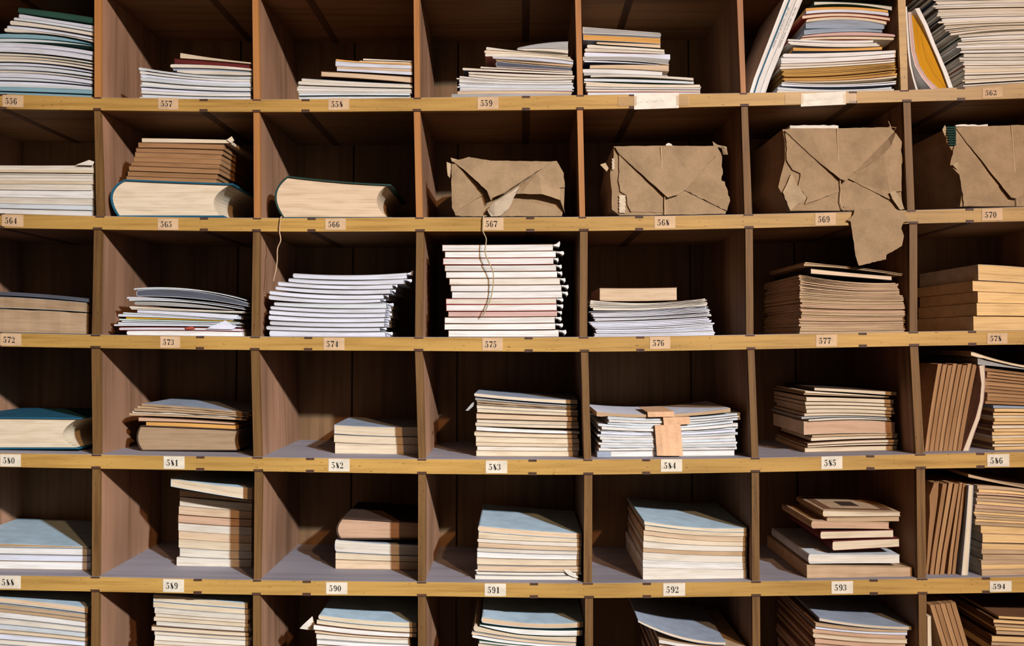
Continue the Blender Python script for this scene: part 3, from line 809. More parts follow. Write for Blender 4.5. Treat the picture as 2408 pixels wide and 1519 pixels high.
# --- 564
s = Stack('B1', 2, .010, OV(564), .25, 8)
s.run(4, (-430,850,570,576,574), (-430,850,655,660,668), ['ivory','ivory:grey','cream','ivory'], 'booklet', '', 8)
s.run(3, (-430,848,660,665,673), (-430,845,745,748,750), ['ivory:grey','ivory','cream'], 'booklet', '', 8)
s.run(5, (-430,842,746,750,752), (-430,835), ['ivory','white','ivory','cool:grey','white'], 'paperback_book', '', 8)
s.finish()
ear(s, 0, [(690,574),(815,528),(862,545),(846,578)], 'ivory')
# --- 565
hardcover('B1', 2, .020, (1150,722), (1600,742), (2095,760), (1032,850), (1095,1012), (2005,1022), (1955,890), 'cream', 'teal', 'thick teal hardcover lying under the brown booklets over number 565', 'large hardcovers', .24, .0032, .008)
s = Stack('B1', 2, .030, 'of the pile on the teal hardcover', .17, 9)
ht = list(hardcover.top); s.base = lambda x, ht=ht: interp_lin(ht, x)
s.run(1, (1322,2085,330,336,345), (1272,2110,366,372,376), ['cream'], 'folder')
s.run(8, (1266,2052,368,376,388), (1150,1976), ['kraft','kraft:brown','kraft'], 'booklet', '', 10, [1.05]+[1]*7)
s.finish()
ear(s, 0, [(2070,345),(2116,312),(2140,352),(2106,372)], 'cream')
# --- 566
hardcover('B2', 2, .020, (305,690), (760,738), (1195,765), (198,850), (268,1030), (1205,1038), (1108,905), 'peach', 'darkgreen', 'thick dark green hardcover lying alone over number 566', 'large hardcovers', .24, .0028, .010)
# --- 572
s = Stack('C1', 3, .020, OV(572), .24, 10)
s.run(1, (-430,822,712,730,785), (-430,812,752,765,818), ['slate'], 'hardcover_book')
s.run(1, (-430,790,756,775,822), (-430,785,862,876,908), ['oldtan:grey'], 'paperback_book', 'w')
s.run(1, (-430,782,866,880,912), (-430,780), ['oldtan:darkgreen'], 'paperback_book', 'w')
s.finish()
# --- 573
s = Stack('C1', 3, .015, OV(573), .2, 11)
s.run(1, (1215,2240,690,694,792), (1225,2245,706,710,812), ['cool:slate'], 'magazine', 'f')
s.run(1, (1230,2285,710,714,830), (1262,2285,765,785,862), ['slate:cool'], 'magazine', 'f')
s.run(2, (1155,2212,768,795,864), (1172,2215,806,818,884), ['bluewhite:slate','cool'], 'magazine', 'f', 14)
s.run(1, (1205,2130,812,826,886), (1240,2130,842,862,892), ['grey'], 'magazine', 'f')
s.run(2, (1170,2208,852,880,900), (1185,2208,884,902,920), ['ivory:slate','ivory'], 'magazine', 'f', 8)
s.run(1, (1255,2165,890,908,932), (1255,2165,932,946,976), ['bluewhite'], 'paperback_book')
s.run(2, (1125,2150,908,940,978), (1052,2140,948,964,986), ['cool:slate','bluewhite'], 'journal', 'f', 22)
s.run(1, (1148,2100,954,968,984), (1150,2140,970,978,994), ['yellow'], 'booklet')
s.run(1, (1080,2150,968,982,996), (1090,2150,984,996,1006), ['palegreen:green'], 'journal', 'f')
s.run(3, (1100,2150,986,1000,1008), (1010,2200,1036,1036,1048), ['bluewhite:slate','cool:black','bluewhite:slate'], 'journal', 'f', 28)
s.run(1, (1080,2200,1046,1046,1058), (1090,2200,1076,1074,1086), ['bluewhite:redline'], 'journal', 'f')
s.run(1, (1150,2212,1078,1076,1088), (1155,2212), ['bright'], 'paperback_book', 'f')
s.finish()
ear(s, -1, [(1880,1060),(2055,985),(2090,1000),(2150,1052),(2120,1066)], 'bluewhite')
ear(s, -2, [(1690,1048),(1760,1040),(1785,1060),(1700,1068)], 'redline')
# --- 574
s = Stack('C2', 3, .012, OV(574), .18, 12)
for i, (xl, xr, yl, ym, yr, bl, bm, br) in enumerate([(400,1640,652,674,648,706,728,712),(357,1612,706,736,714,756,782,772),(245,1490,742,786,774,792,830,824),(217,1465,796,836,828,836,882,878),
        (145,1390,840,886,880,886,934,932),(140,1356,890,938,935,940,980,970),(195,1420,965,984,974,1006,1034,1034),(160,1415,1008,1040,1036,1048,1084,1084),(148,1408,1052,1088,1086,1102,1135,1132),
        (145,1400,1108,1140,1136,1162,1188,1182),(155,1400,1170,1192,1186,1216,1240,1238),(112,1350,1222,1244,1242,1268,1285,1284)]):
    s.run(1, (xl,xr,yl,ym,yr), (xl+4,xr-2,bl,bm,br), ['bluewhite:grey' if i != 6 else 'cool:grey'], 'booklet', 'f')
s.run(1, (150,1410,1272,1290,1288), (150,1405), ['bluewhite:grey'], 'booklet', 'f')
s.finish(); S574 = s
# --- 575
s = Stack('C3', 3, .012, OV(575), .18, 13)
L = [275,305,285,302,315,352,367,383,318,320,340,300,300,340]; R = [1480,1510,1485,1515,1525,1555,1570,1578,1515,1520,1525,1500,1505,1545]
Y = [345,420,492,565,637,710,785,857,930,995,1068,1130,1202,1272]
for i in range(14):
    y0 = Y[i]; y1 = Y[i+1] if i < 13 else None
    b = (L[i], R[i]-3, y1-3, y1-2, y1-5) if y1 else (L[i]+2, R[i]-8)
    s.run(1, (L[i], R[i], y0, y0-2, y0-8), b, [['white:brown','bright:brown','white:redline','white:brown','bright:brown','ivory:brown','white:brown','white:grey','ivory:redline','white:redline','rose:brown','bright:brown','bright:brown','bright:brown'][i]], 'booklet')
s.finish(); S575 = s
def s_floor(st, x): return shelf_top(st.row, x)
# frayed leaf ends that fan out at the right of these booklets
for st, col in ((S575, 'white'), (S574, 'bluewhite')):
    r2 = random.Random(5)
    for i, it in enumerate(st.items):
        xr = it['xs'][-1]; zt, zb = it['zt'][-1], it['zb'][-1]; y0 = it['d']+.002
        ln = r2.uniform(.008, .015); up = r2.uniform(-.002, .001) if i else .009
        o0 = Vector(it['obj'].location); mb = MB()
        fl = s_floor(st, xr)
        for q in range(4):
            e = r2.uniform(-.3, .3)
            k = (zt-zb)/.0105; o = .006 if i == 0 else 0
            pts = [(xr+.0002, zt-(.0008+.0006*q)*k), (xr+ln*.45, zt-(.0012+.0006*q)*k+o*.3), (xr+ln*(.95+.1*e), zt-(.0004+.0010*q)*k+o), (xr+ln*(1.05-.05*q), zt-(.0045+.0008*q)*k+o),
                   (xr+ln*(.9-.05*q), zt-(.0070+.0006*q)*k+o*.5), (xr+ln*.45, zt-(.0036+.0005*q)*k), (xr+.0002, zt-(.0024+.0006*q)*k)]
            mb.poly([(a, max(b, fl+.0004)) for a, b in pts], y0+.0016*q, y0+.0016*q+.0009)
        p = mb.build('frayed_leaves', cover(col), None, o0); p.location = (0, 0, 0)
        if it['obj'].type == 'MESH':
            p.parent = it['obj']
        else: p.parent = it['obj']
# --- 576
s = Stack('C4', 3, .012, OV(576), .19, 14)
s.run(1, (318,1160,812,814,806), (326,1164,958,960,948), ['peach:brown'], 'paperback_book')
s.run(5, (205,1450,944,978,930), (215,1500,1030,1026,986), ['ivory','ivory:slate','ivory'], 'journal', 'f', 20)
s.run(1, (245,1482,1032,1030,988), (252,1482,1058,1050,1006), ['ivory:green'], 'journal', 'f')
s.run(12, (212,1482,1070,1056,1008), (288,1532,1178,1160,1126), ['bluewhite','bright','bluewhite:grey'], 'journal', '', 14)
s.run(4, (216,1490,1180,1166,1130), (245,1548,1240,1230,1186), ['bluewhite','bluewhite:slate'], 'journal', '', 14)
s.run(8, (285,1552,1242,1234,1190), (278,1560), ['bluewhite','bright','bluewhite:slate','bluewhite'], 'journal', '', 16)
s.finish()
# --- 577
s = Stack('C5', 3, .014, OV(577), .25, 15)
s.run(2, (608,1412,405,452,506), (600,1410,438,466,520), ['tan:oldtan','tan'], 'magazine', '', 8)
s.run(1, (630,1320,456,492,522), (668,1318,506,532,560), ['peach:black'], 'hardcover_book')
s.run(6, (556,1360,508,566,576), (560,1388,590,638,640), ['tan','tan:oldtan','tanpink'], 'journal', '', 10)
s.run(5, (556,1390,592,640,642), (560,1402,662,692,692), ['tan','tan:brown','tanpink'], 'journal', '', 14)
s.run(5, (556,1404,664,694,694), (572,1424,738,754,752), ['tan','tan:oldtan'], 'journal', '', 12)
s.run(7, (570,1424,740,756,754), (572,1436,838,850,848), ['tan','tanpink','tan:brown'], 'journal', '', 10)
s.run(6, (570,1436,840,852,850), (565,1430,915,916,910), ['tan','tan:brown','tanpink'], 'journal', '', 12)
s.run(5, (562,1430,917,918,912), (562,1430), ['tan','tan:oldtan'], 'journal', '', 12)
s.finish()
# --- 578
s = Stack('C5', 3, .016, OV(578), .25, 16)
s.run(1, (2030,2680,425,445,478), (2030,2680,556,574,600), ['yellowed:cream'], 'paperback_book')
s.run(1, (1990,2680,560,576,602), (1990,2680,645,660,680), ['yellowed'], 'paperback_book')
s.run(1, (2036,2680,648,662,682), (2032,2680,742,746,758), ['yellowed'], 'paperback_book')
s.run(1, (2016,2680,745,748,760), (2016,2680,848,850,860), ['yellowed'], 'paperback_book')
s.run(1, (1996,2680,851,853,862), (1996,2680), ['yellowed'], 'paperback_book')
s.finish()
# --- 580
hardcover('D1', 4, .040, (-400,712), (60,715), (705,722), (-425,860), (-400,990), (695,985), (572,860), 'cream', 'teal', 'thick blue hardcover lying alone over number 580', 'large hardcovers', .235, .003, .008)
# --- 581
hardcover('D1', 4, .064, (1290,785), (1700,800), (2180,822), (1262,900), (1305,1000), (2165,1008), (2140,910), 'oldtan', 'darkbrown', 'ragged old hardcover with dark spine, lowest over number 581', 'large hardcovers', .21, .0016, .002)
s = Stack('D1', 4, .062, 'on the ragged old hardcover', .22, 17)
ht = list(hardcover.top); s.base = lambda x, ht=ht: interp_lin(ht, x)
s.run(5, (1290,2270,578,612,660), (1180,2225,690,706,735), ['oldtan:bluegrey','tan','oldtan','ivory','tan'], 'booklet', 'w', 40)
s.run(1, (1262,2140,702,722,752), (1262,2140,742,752,774), ['tanpink:brown'], 'paperback_book')
s.run(1, (1330,2148,748,760,780), (1330,2148), ['orange'], 'booklet')
s.finish()
# --- 582
s = Stack('D2', 4, .070, OV(582), .19, 18)
s.run(1, (882,1845,942,965,968), (880,1845,1046,1072,1078), ['cream:bluegrey'], 'paperback_book')
s.run(1, (872,1845,1054,1076,1082), (892,1845,1138,1158,1166), ['cream'], 'paperback_book')
s.run(1, (898,1845,1144,1162,1168), (892,1845), ['cream'], 'paperback_book')
s.finish()
# --- 583
s = Stack('D3', 4, .044, OV(583), .22, 19)
s.run(1, (638,1815,586,640,666), (640,1812,628,682,718), ['cream:bluegrey'], 'paperback_book', 'f')
s.run(3, (640,1800,640,696,730), (655,1795,718,752,776), ['grey','oldtan:grey','oldtan'], 'booklet', 'w', 30)
s.run(2, (662,1800,722,756,780), (665,1805,805,828,848), ['cream:grey','cream'], 'paperback_book', '', 12)
s.run(1, (665,1790,812,834,852), (664,1800,878,894,908), ['peach:brown'], 'paperback_book')
s.run(2, (666,1808,880,898,912), (660,1812,958,976,988), ['cream:grey','cream'], 'paperback_book', '', 10)
s.run(1, (640,1835,962,1000,1020), (690,1838,1010,1034,1046), ['bright'], 'loose_sheet', 'w')
s.run(1, (636,1800,1016,1042,1052), (644,1795,1070,1086,1098), ['cream:tan'], 'paperback_book', 'f')
s.run(4, (668,1815,1074,1090,1102), (670,1825), ['cream','cream:tan','ivory','cream:tan'], 'paperback_book', '', 12)
s.finish()
ear(s, 2, [(640,690),(618,700),(545,785),(575,788),(632,735)], 'grey')
# --- 584
s = Stack('D4', 4, .030, OV(584), .22, 20)
s.run(1, (300,1795,796,828,756), (300,1790,850,860,802), ['tan:bluewhite'], 'paper_bundle')
s.run(3, (430,1900,846,868,808), (416,1905,952,952,888), ['cool','white:grey','cool'], 'paper_bundle', 'w', 14)
s.run(7, (335,1850,932,956,892), (330,1860,1140,1146,1130), ['cool:grey','white','cool','bluewhite','cool:slate','white:tan','cool'], 'paper_bundle', 'w', 30)
s.run(3, (330,1862,1142,1148,1132), (335,1862,1236,1230,1222), ['white:grey','cool','white:tan'], 'paper_bundle', 'w', 16)
s.run(1, (310,1845,1240,1234,1226), (320,1845), ['white:grey'], 'booklet')
s.finish(); S584 = s
# --- 585
s = Stack('D5', 4, .060, OV(585), .215, 21)
for top, bot, pal, kind in [((678,1388,386,404,424),(680,1388,416,436,462),'cream:darkbrown','paperback_book'), ((612,1300,416,440,464),(604,1300,434,452,470),'cream','booklet'), ((600,1290,436,454,471),(602,1290,450,462,476),'tan','booklet'),
        ((620,1338,468,478,490),(620,1338,502,508,524),'cream','paperback_book'), ((612,1330,508,513,528),(610,1330,534,535,550),'cream','booklet'), ((610,1350,540,541,556),(612,1320,566,564,580),'cream','booklet'),
        ((622,1348,570,568,588),(620,1348,600,598,612),'cream','paperback_book'), ((605,1320,604,602,616),(600,1320,626,620,634),'cream','booklet'), ((572,1300,630,624,638),(580,1300,650,634,654),'grey','booklet'),
        ((632,1312,652,638,656),(636,1310,668,652,662),'ivory','booklet'), ((598,1356,672,656,678),(600,1346,780,766,768),'tanpink:cream','paperback_book'), ((662,1420,784,770,772),(670,1420,800,788,780),'tan','booklet'),
        ((660,1406,802,790,782),(660,1406,832,814,806),'cream','paperback_book'), ((620,1380,846,824,814),(626,1372,870,850,840),'cream:brown','booklet'), ((626,1366,872,852,842),(632,1366,884,866,860),'cream','booklet')]:
    s.run(1, top, bot, [pal], kind)
s.run(1, (605,1442,888,876,868), (612,1432), ['cream:tan'], 'paperback_book')
s.finish()
# --- 586
g = 'brown booklets standing over number 586'
nm = ['leftmost','second from left','third from left','fourth from left','fifth from left','sixth from left','seventh from left','rightmost']
for i in range(8):
    xb = 1592+i*38; xt = 1700+i*41
    standing('D5', 4, .034, lerp_pts((xb, 905), (xt, 196+(i % 3)*6), 6, -4), lerp_pts((xb+33, 905), (xt+34, 192+(i % 3)*6), 6, -4), 'kraft' if i % 3 else 'kraftlight:kraftdark', 'booklet', nm[i] + ' of the brown booklets standing over number 586', g, .19)
standing('D5', 4, .028, [(1906,890),(1964,760),(2010,640),(2046,500),(2058,360),(2040,210)], [(1953,892),(1998,770),(2046,640),(2076,500),(2088,360),(2086,206)], 'cream:rose', 'booklet', 'bowed cream booklet standing right of eight upright brown booklets', 'curved booklets', .2)
s = Stack('D5', 4, .030, OV(586), .22, 22)
s.run(1, (1966,2680,86,190,230), (1970,2680,126,214,258), ['cream:tan'], 'magazine')
s.run(1, (1970,2680,130,218,262), (2080,2680,206,238,282), ['grey:bluegrey'], 'magazine')
s.run(10, (2094,2680,226,264,292), (2102,2680,525,536,550), ['kraft:kraftdark','kraftlight:kraftdark','kraft'], 'booklet', 'F', 10)
s.run(1, (2150,2680,534,544,556), (2150,2680,560,562,570), ['bluegrey'], 'booklet')
s.run(13, (2152,2680,562,564,572), (2155,2680), ['yellowed','yellowed:brown','cream:brown'], 'booklet', '', 14)
s.finish()
# --- 588
s = Stack('E1', 5, .044, OV(588), .225, 23)
s.run(1, (-430,790,752,772,796), (-430,830,796,806,816), ['tan:bluecover'], 'paperback_book')
s.run(1, (-430,830,798,808,818), (-430,830,856,868,880), ['white:grey'], 'paperback_book')
s.run(1, (-430,830,858,870,882), (-430,830,918,930,938), ['bluewhite:grey'], 'paperback_book')
s.run(1, (-430,830,920,932,940), (-430,830), ['bright:tan'], 'paperback_book')
s.finish()
# --- 589
s = Stack('E1', 5, .095, OV(589), .175, 24)
s.run(1, (1562,2300,174,228,262), (1548,2300,250,318,376), ['cream:bluecover'], 'paperback_book', dd=-.055)
s.run(1, (1640,2300,280,330,380), (1640,2300,338,364,400), ['oldtan'], 'paperback_book')
LY = [342,425,500,578,650,725,805,890]; RY = [404,475,545,620,695,768,840,915]
PL = ['ivory','peach','tanpink:brown','ivory','peach','cream','ivory:grey','ivory']
XL_ = [1640,1634,1628,1630,1632,1634,1640,1630]
for i in range(8):
    if i < 7: s.run(1, (XL_[i],2300,LY[i]+3,(LY[i]+RY[i])/2+6,RY[i]+2), (XL_[i],2300,LY[i+1],(LY[i+1]+RY[i+1])/2+4,RY[i+1]), [PL[i]], 'paperback_book')
    else: s.run(1, (XL_[i],2300,LY[i]+3,(LY[i]+RY[i])/2+6,RY[i]+2), (1606,2300), [PL[i]], 'paperback_book')
s.finish()
# --- 590
s = Stack('E2', 5, .090, 'under the dark brown hardcover', .19, 25)
s.run(1, (858,1780,866,906,928), (862,1780,1002,1030,1046), ['ivory:bluegrey'], 'paperback_book', 'f')
s.run(1, (870,1780,1010,1036,1050), (872,1780,1080,1096,1110), ['cream'], 'paperback_book')
s.run(1, (870,1780,1084,1100,1114), (872,1780), ['peach:tan'], 'paperback_book')
s.finish()
hc = hardcover('E2', 5, .092, (955,640), (1350,664), (1780,690), (898,748), (930,856), (1772,880), (1790,780), 'tanpink', 'darkbrown', 'thick dark brown hardcover on top of the stack over number 590', 'large hardcovers', .17, .0028, .004, rest=lambda x, s=s: interp_lin(sorted((k*.0015, z) for k, z in s.prof.items()), x))
# --- 591
s = Stack('E3', 5, .020, OV(591), .235, 26)
s.run(1, (662,1788,716,766,802), (662,1786,784,834,860), ['peach:bluecover'], 'paperback_book', 'f')
A = [(670,788,864,'cream'),(655,858,905,'ivory'),(668,900,950,'peach'),(652,952,992,'ivory:grey'),(655,1002,1036,'bright'),(652,1066,1088,'cream:tan'),(658,1142,1156,'peach:grey'),(645,1210,1220,'ivory'),(632,1252,1258,'ivory:grey')]
for i, (xl, yl, yr, pal) in enumerate(A):
    nb = (A[i+1][1]-3, A[i+1][2]-3) if i < len(A)-1 else None
    b = (xl, 1784, nb[0], (nb[0]+nb[1])/2+6, nb[1]) if nb else (632, 1745)
    s.run(1, (xl, 1784 if i < 8 else 1750, yl, (yl+yr)/2+7, yr), b, [pal], 'paperback_book', 'f' if i in (1, 3, 7) else '')
s.finish()
ear(s, -1, [(1585,1195),(1640,1192),(1700,1235),(1765,1285),(1700,1278),(1640,1250)], 'ivory')
ear(s, -2, [(625,1200),(660,1190),(660,1215)], 'ivory')
# --- 592
s = Stack('E4', 5, .022, OV(592), .265, 27)
s.run(1, (806,1920,664,732,738), (804,1920,706,774,786), ['cream:bluecover'], 'paperback_book')
A = [(812,712,790,'cream'),(800,768,836,'peach'),(800,822,898,'cream'),(796,888,944,'ivory'),(796,962,1000,'tan'),(794,1008,1052,'ivory'),(792,1090,1124,'bright'),(790,1172,1194,'ivory')]
for i, (xl, yl, yr, pal) in enumerate(A):
    nb = (A[i+1][1]-3, A[i+1][2]-3) if i < len(A)-1 else None
    sag = 24*(1-i/8)
    b = (xl, 1918, nb[0], (nb[0]+nb[1])/2+sag*.9, nb[1]) if nb else (792, 1925)
    s.run(1, (xl, 1918, yl, (yl+yr)/2+sag, yr), b, [pal], 'paperback_book')
s.finish()
# --- 593
s = Stack('E5', 5, .016, OV(593), .235, 28)
for top, bot, pal, kind, L_ in [((750,1395,420,430,434),(756,1390,474,472,470),'cream:tan','hardcover_book',.16), ((784,1385,480,478,474),(792,1380,516,514,512),'tan','paperback_book',.16),
        ((655,1315,508,512,520),(662,1286,570,571,575),'tanpink:tan','hardcover_book',.19), ((730,1355,594,588,580),(736,1320,660,652,646),'cream:maroon','hardcover_book',.19),
        ((824,1385,672,660,650),(830,1376,752,736,720),'cream:maroon','hardcover_book',.19), ((628,1386,780,784,786),(636,1386,860,856,856),'ivory:cool','hardcover_book',.24)]:
    s.run(1, top, bot, [pal], kind, 'f', L=L_)
s.run(1, (622,1490,870,880,890), (620,1492), ['tan:tan'], 'paperback_book', 'w', L=.27)
s.finish(); S593 = s
it = s.items[0]; o0 = Vector(it['obj'].location)      # printed frame and picture on its cover
xa, xb, ya, yb, z = it['xs'][0], it['xs'][-1], it['d'], it['y1'], max(it['zt'])
zz = lambda x: it['zt'][min(range(len(it['xs'])), key=lambda k: abs(it['xs'][k]-x))] + .00025
def top_panel(u0, u1, v0, v1, mat, name, lift=0):
    mb = MB(); q = []
    for u, v in ((u0, v0), (u1, v0), (u1, v1), (u0, v1)):
        x = xa+(xb-xa)*u; q.append((x, ya+(yb-ya)*v, interp(list(zip(it['xs'], it['zt'])), x)+.0003+lift))
    i = [mb.vert(p) for p in q]; j = [mb.vert((p[0], p[1], p[2]-.0002)) for p in q]
    mb.face(i); mb.face(j[::-1])
    for k in range(4): mb.face((i[(k+1)%4], i[k], j[k], j[(k+1)%4]))
    p = mb.build(name, mat, None, o0); p.location = (0, 0, 0); p.parent = it['obj']
for a in ((.05,.17,.10,.92), (.83,.95,.10,.92), (.17,.83,.10,.18), (.17,.83,.84,.92)): top_panel(*a, cover('brown'), 'cover_border')
top_panel(.38, .62, .36, .66, cover('darkbrown'), 'cover_picture')
# --- 594
g = 'brown booklets standing over number 594'
BT = [(1606,1640,1690,1728),(1632,1664,1740,1774),(1674,1706,1790,1824),(1716,1750,1836,1872),(1778,1806,1880,1902),(1816,1842,1908,1932)]
nm = ['leftmost','second','third','fourth','fifth','sixth']
for i, (a, b, c, e) in enumerate(BT):
    lab = (nm[i] + ' from left' if i else 'leftmost, torn,') + ' of the brown booklets standing over number 594'
    if i == 0: standing('E5', 5, .030, [(1600,905),(1612,800),(1622,600),(1634,440),(1630,300),(1668,196)], [(1616,905),(1636,800),(1660,600),(1684,440),(1700,300),(1706,190)], 'kraft:kraftdark', 'booklet', lab, g, .19, cov=False)
    else: standing('E5', 5, .026, lerp_pts((a, 905+(i % 2)*8), (c, 196+(i % 2)*8), 5), lerp_pts((b, 905+(i % 2)*8), (e, 192+(i % 2)*8), 5), 'kraft' if i % 2 else 'kraftlight:kraftdark', 'booklet', lab, g, .19, cov=False)
standing('E5', 5, .016, lerp_pts((1892, 940), (1952, 216), 6, 3), lerp_pts((1948, 942), (1994, 214), 6, 3), 'cream:bluegrey', 'booklet', 'straight cream booklet standing right of six upright brown booklets', 'curved booklets', .2)
s = Stack('E5', 5, .012, OV(594), .25, 29)
s.run(1, (1936,2680,116,206,262), (1962,2680,150,222,280), ['tan'], 'magazine')
s.run(7, (2036,2680,216,240,292), (2004,2680,402,424,446), ['tan','yellowed:tan','tanpink','tan:oldtan'], 'booklet', '', 12)
s.run(6, (2004,2680,404,428,450), (2010,2680,540,556,570), ['tan','yellowed:tan','tan:oldtan'], 'booklet', '', 12)
s.run(2, (2046,2680,544,560,572), (2056,2680,684,690,700), ['yellowed','yellowed:tan'], 'paperback_book', '', 10)
s.run(6, (2062,2680,690,698,706), (2062,2680), ['yellowed:tan','tan','tan:oldtan','tan'], 'paperback_book', '', 12)
s.finish()
# --- the lowest row, under numbers 588 to 594
UN = lambda n: 'of the stack under number %s' % n
s = Stack('F1', 6, .030, UN(588), .23, 30)
s.run(1, (-430,804,215,270,344), (-430,802,262,322,398), ['peach:bluecover'], 'paperback_book')
s.run(2, (-430,790,270,330,408), (-430,785,345,400,476), ['tan:grey','tan'], 'paperback_book', '', 8)
s.run(1, (-430,788,348,404,480), (-430,788,396,450,520), ['bright'], 'paperback_book')
s.run(10, (-430,790,398,454,524), (-430,810,900,930,960), ['ivory:grey','cool','cream:tan','bluewhite:grey','ivory'], 'paperback_book', '', 14)
s.run(4, (-430,800,904,934,964), (-430,800), ['ivory'], 'paperback_book', '', 8)
s.finish()
s = Stack('F1', 6, .030, UN(589), .23, 31)
s.run(1, (1396,2232,228,262,306), (1400,2290,288,326,358), ['cream:bluecover'], 'paperback_book')
s.run(14, (1402,2275,292,330,362), (1400,2290,880,900,920), ['cream:grey','ivory','ivory:tan','cream','ivory:grey','cream:brown'], 'paperback_book', '', 22)
s.run(4, (1400,2290,884,904,924), (1400,2290), ['ivory'], 'paperback_book', '', 8)
s.finish()
s = Stack('F2', 6, .030, UN(590), .23, 32)
s.run(1, (860,2180,598,672,702), (850,2180,662,738,772), ['cream:bluecover'], 'paperback_book', 'f')
s.run(1, (834,2180,672,748,780), (836,2180,722,800,842), ['cream'], 'paperback_book')
s.run(1, (784,2180,728,806,848), (790,2180,806,878,908), ['bright:brown'], 'paperback_book')
s.run(1, (800,2080,812,884,914), (810,2075,856,916,944), ['peach:brown'], 'booklet')
s.run(9, (820,2100,872,924,950), (820,2150,1420,1440,1450), ['ivory','bright:grey','cream'], 'paperback_book', '', 30)
s.run(5, (820,2150,1424,1444,1454), (820,2150), ['ivory'], 'paperback_book', '', 8)
s.finish()
ear(s, 2, [(600,792),(640,745),(700,690),(770,625),(800,720),(790,815),(715,808)], 'ivory', .02)
s = Stack('F3', 6, .024, UN(591), .23, 33)
s.run(1, (870,2262,624,712,694), (874,2258,708,780,768), ['peach:bluecover'], 'paperback_book', 'f')
s.run(1, (842,2236,726,798,806), (850,2236,798,880,890), ['bright:darkgreen'], 'paperback_book')
s.run(1, (762,2165,748,886,896), (770,2150,830,930,982), ['cream'], 'paperback_book', 'f')
s.run(2, (742,2150,834,938,990), (740,2130,915,1020,1050), ['peach:grey','bright'], 'paperback_book', 'f', 8)
s.run(8, (850,2150,955,1026,1056), (830,2160,1430,1450,1450), ['bright:green','cream','ivory:grey'], 'paperback_book', '', 30)
s.run(5, (830,2160,1434,1454,1454), (830,2160), ['ivory'], 'paperback_book', '', 8)
s.finish()
s = Stack('F4', 6, .020, UN(592), .24, 34)
s.run(1, (836,1925,612,820,892), (846,1925,650,862,930), ['cream:bluegrey'], 'booklet')
s.run(1, (1112,2165,806,912,860), (1110,2160,850,932,890), ['tan'], 'booklet') if False else None
s.run(1, (1100,2165,858,938,936), (1100,2165,905,972,962), ['bright:tan'], 'paperback_book')
s.run(8, (1085,2165,910,978,968), (1085,2165,1340,1360,1360), ['cream:brown','peach','bright:grey'], 'paperback_book', '', 30)
s.run(5, (1085,2165,1344,1364,1364), (1085,2165), ['ivory'], 'paperback_book', '', 8)
s.finish()
s = Stack('F5', 6, .024, UN(593), .24, 35)
s.run(1, (720,1488,390,446,462), (722,1484,418,472,494), ['cream:bluegrey'], 'paperback_book')
s.run(1, (690,1445,434,478,496), (690,1445,462,500,512), ['tan'], 'paperback_book')
s.run(1, (690,1445,466,504,514), (688,1442,482,520,536), ['bluewhite'], 'booklet')
s.run(9, (672,1440,484,524,538), (680,1440,880,890,900), ['tanpink','cream:tan','tanpink:brown'], 'paperback_book', 'f', 16)
s.run(4, (680,1440,884,894,904), (680,1440), ['tanpink'], 'paperback_book', '', 8)
s.finish()
g = 'brown booklets leaning under number 594'
standing('F5', 6, .020, lerp_pts((1618, 1115), (1614, 384), 4), lerp_pts((1660, 1115), (1642, 380), 4), 'cream', 'booklet', 'thin cream booklet standing against the divider under number 594', g)
nm = ['leftmost','second from left','third from left','fourth from left','rightmost']
for i in range(5):
    xt = 1634+i*43; xb = xt+250
    standing('F5', 6, .024, lerp_pts((xb, 1115), (xt, 292-i*5), 5), lerp_pts((xb+37, 1115), (xt+37, 287-i*5), 5), 'kraft' if i % 2 else 'kraftlight:kraftdark', 'booklet', nm[i] + ' of the brown booklets leaning under number 594', g, .2, cov=False)
s = Stack('F5', 6, .030, UN(594), .24, 36)
s.run(1, (2190,2660,376,388,396), (2200,2660,398,410,420), ['yellowed:brown'], 'paperback_book')
s.run(4, (2164,2660,404,420,432), (2170,2660,528,540,552), ['yellowed:brown','tan:brown'], 'paperback_book', '', 10)
s.run(12, (2148,2660,542,552,562), (2160,2660), ['yellowed:brown','tan:brown','yellowed'], 'paperback_book', '', 12)
s.finish()
# ------------------------------------------------------------------ kraft parcels, bands, strings
kp = kraft_mat('kraft_wrap', (.315, .212, .118))
kp2 = kraft_mat('kraft_flap', (.335, .23, .13))
kp3 = kraft_mat('kraft_inside', (.42, .31, .185))
band_m = kraft_mat('kraft_band', (.70, .43, .25))
tissue_m = cover('tissue', .8)
string_m = cover('tan', .9)
twine_m = plain('twine', (.36, .29, .16), 0.9)
def rough_edge(pts, r, amp, step, skip=()):     # torn outline
    out = []
    n = len(pts)
    for k in range(n):
        a, b = pts[k], pts[(k+1) % n]
        l = math.hypot(b[0]-a[0], b[1]-a[1]); m = max(1, int(l/step))
        ad, bd = (a[2] if len(a) > 2 else 0), (b[2] if len(b) > 2 else 0)
        for q in range(m):
            t = q/m; e = 0 if q == 0 else amp
            out.append((a[0]+(b[0]-a[0])*t+r.uniform(-e, e), a[1]+(b[1]-a[1])*t+r.uniform(-e, e), ad+(bd-ad)*t))
    return out
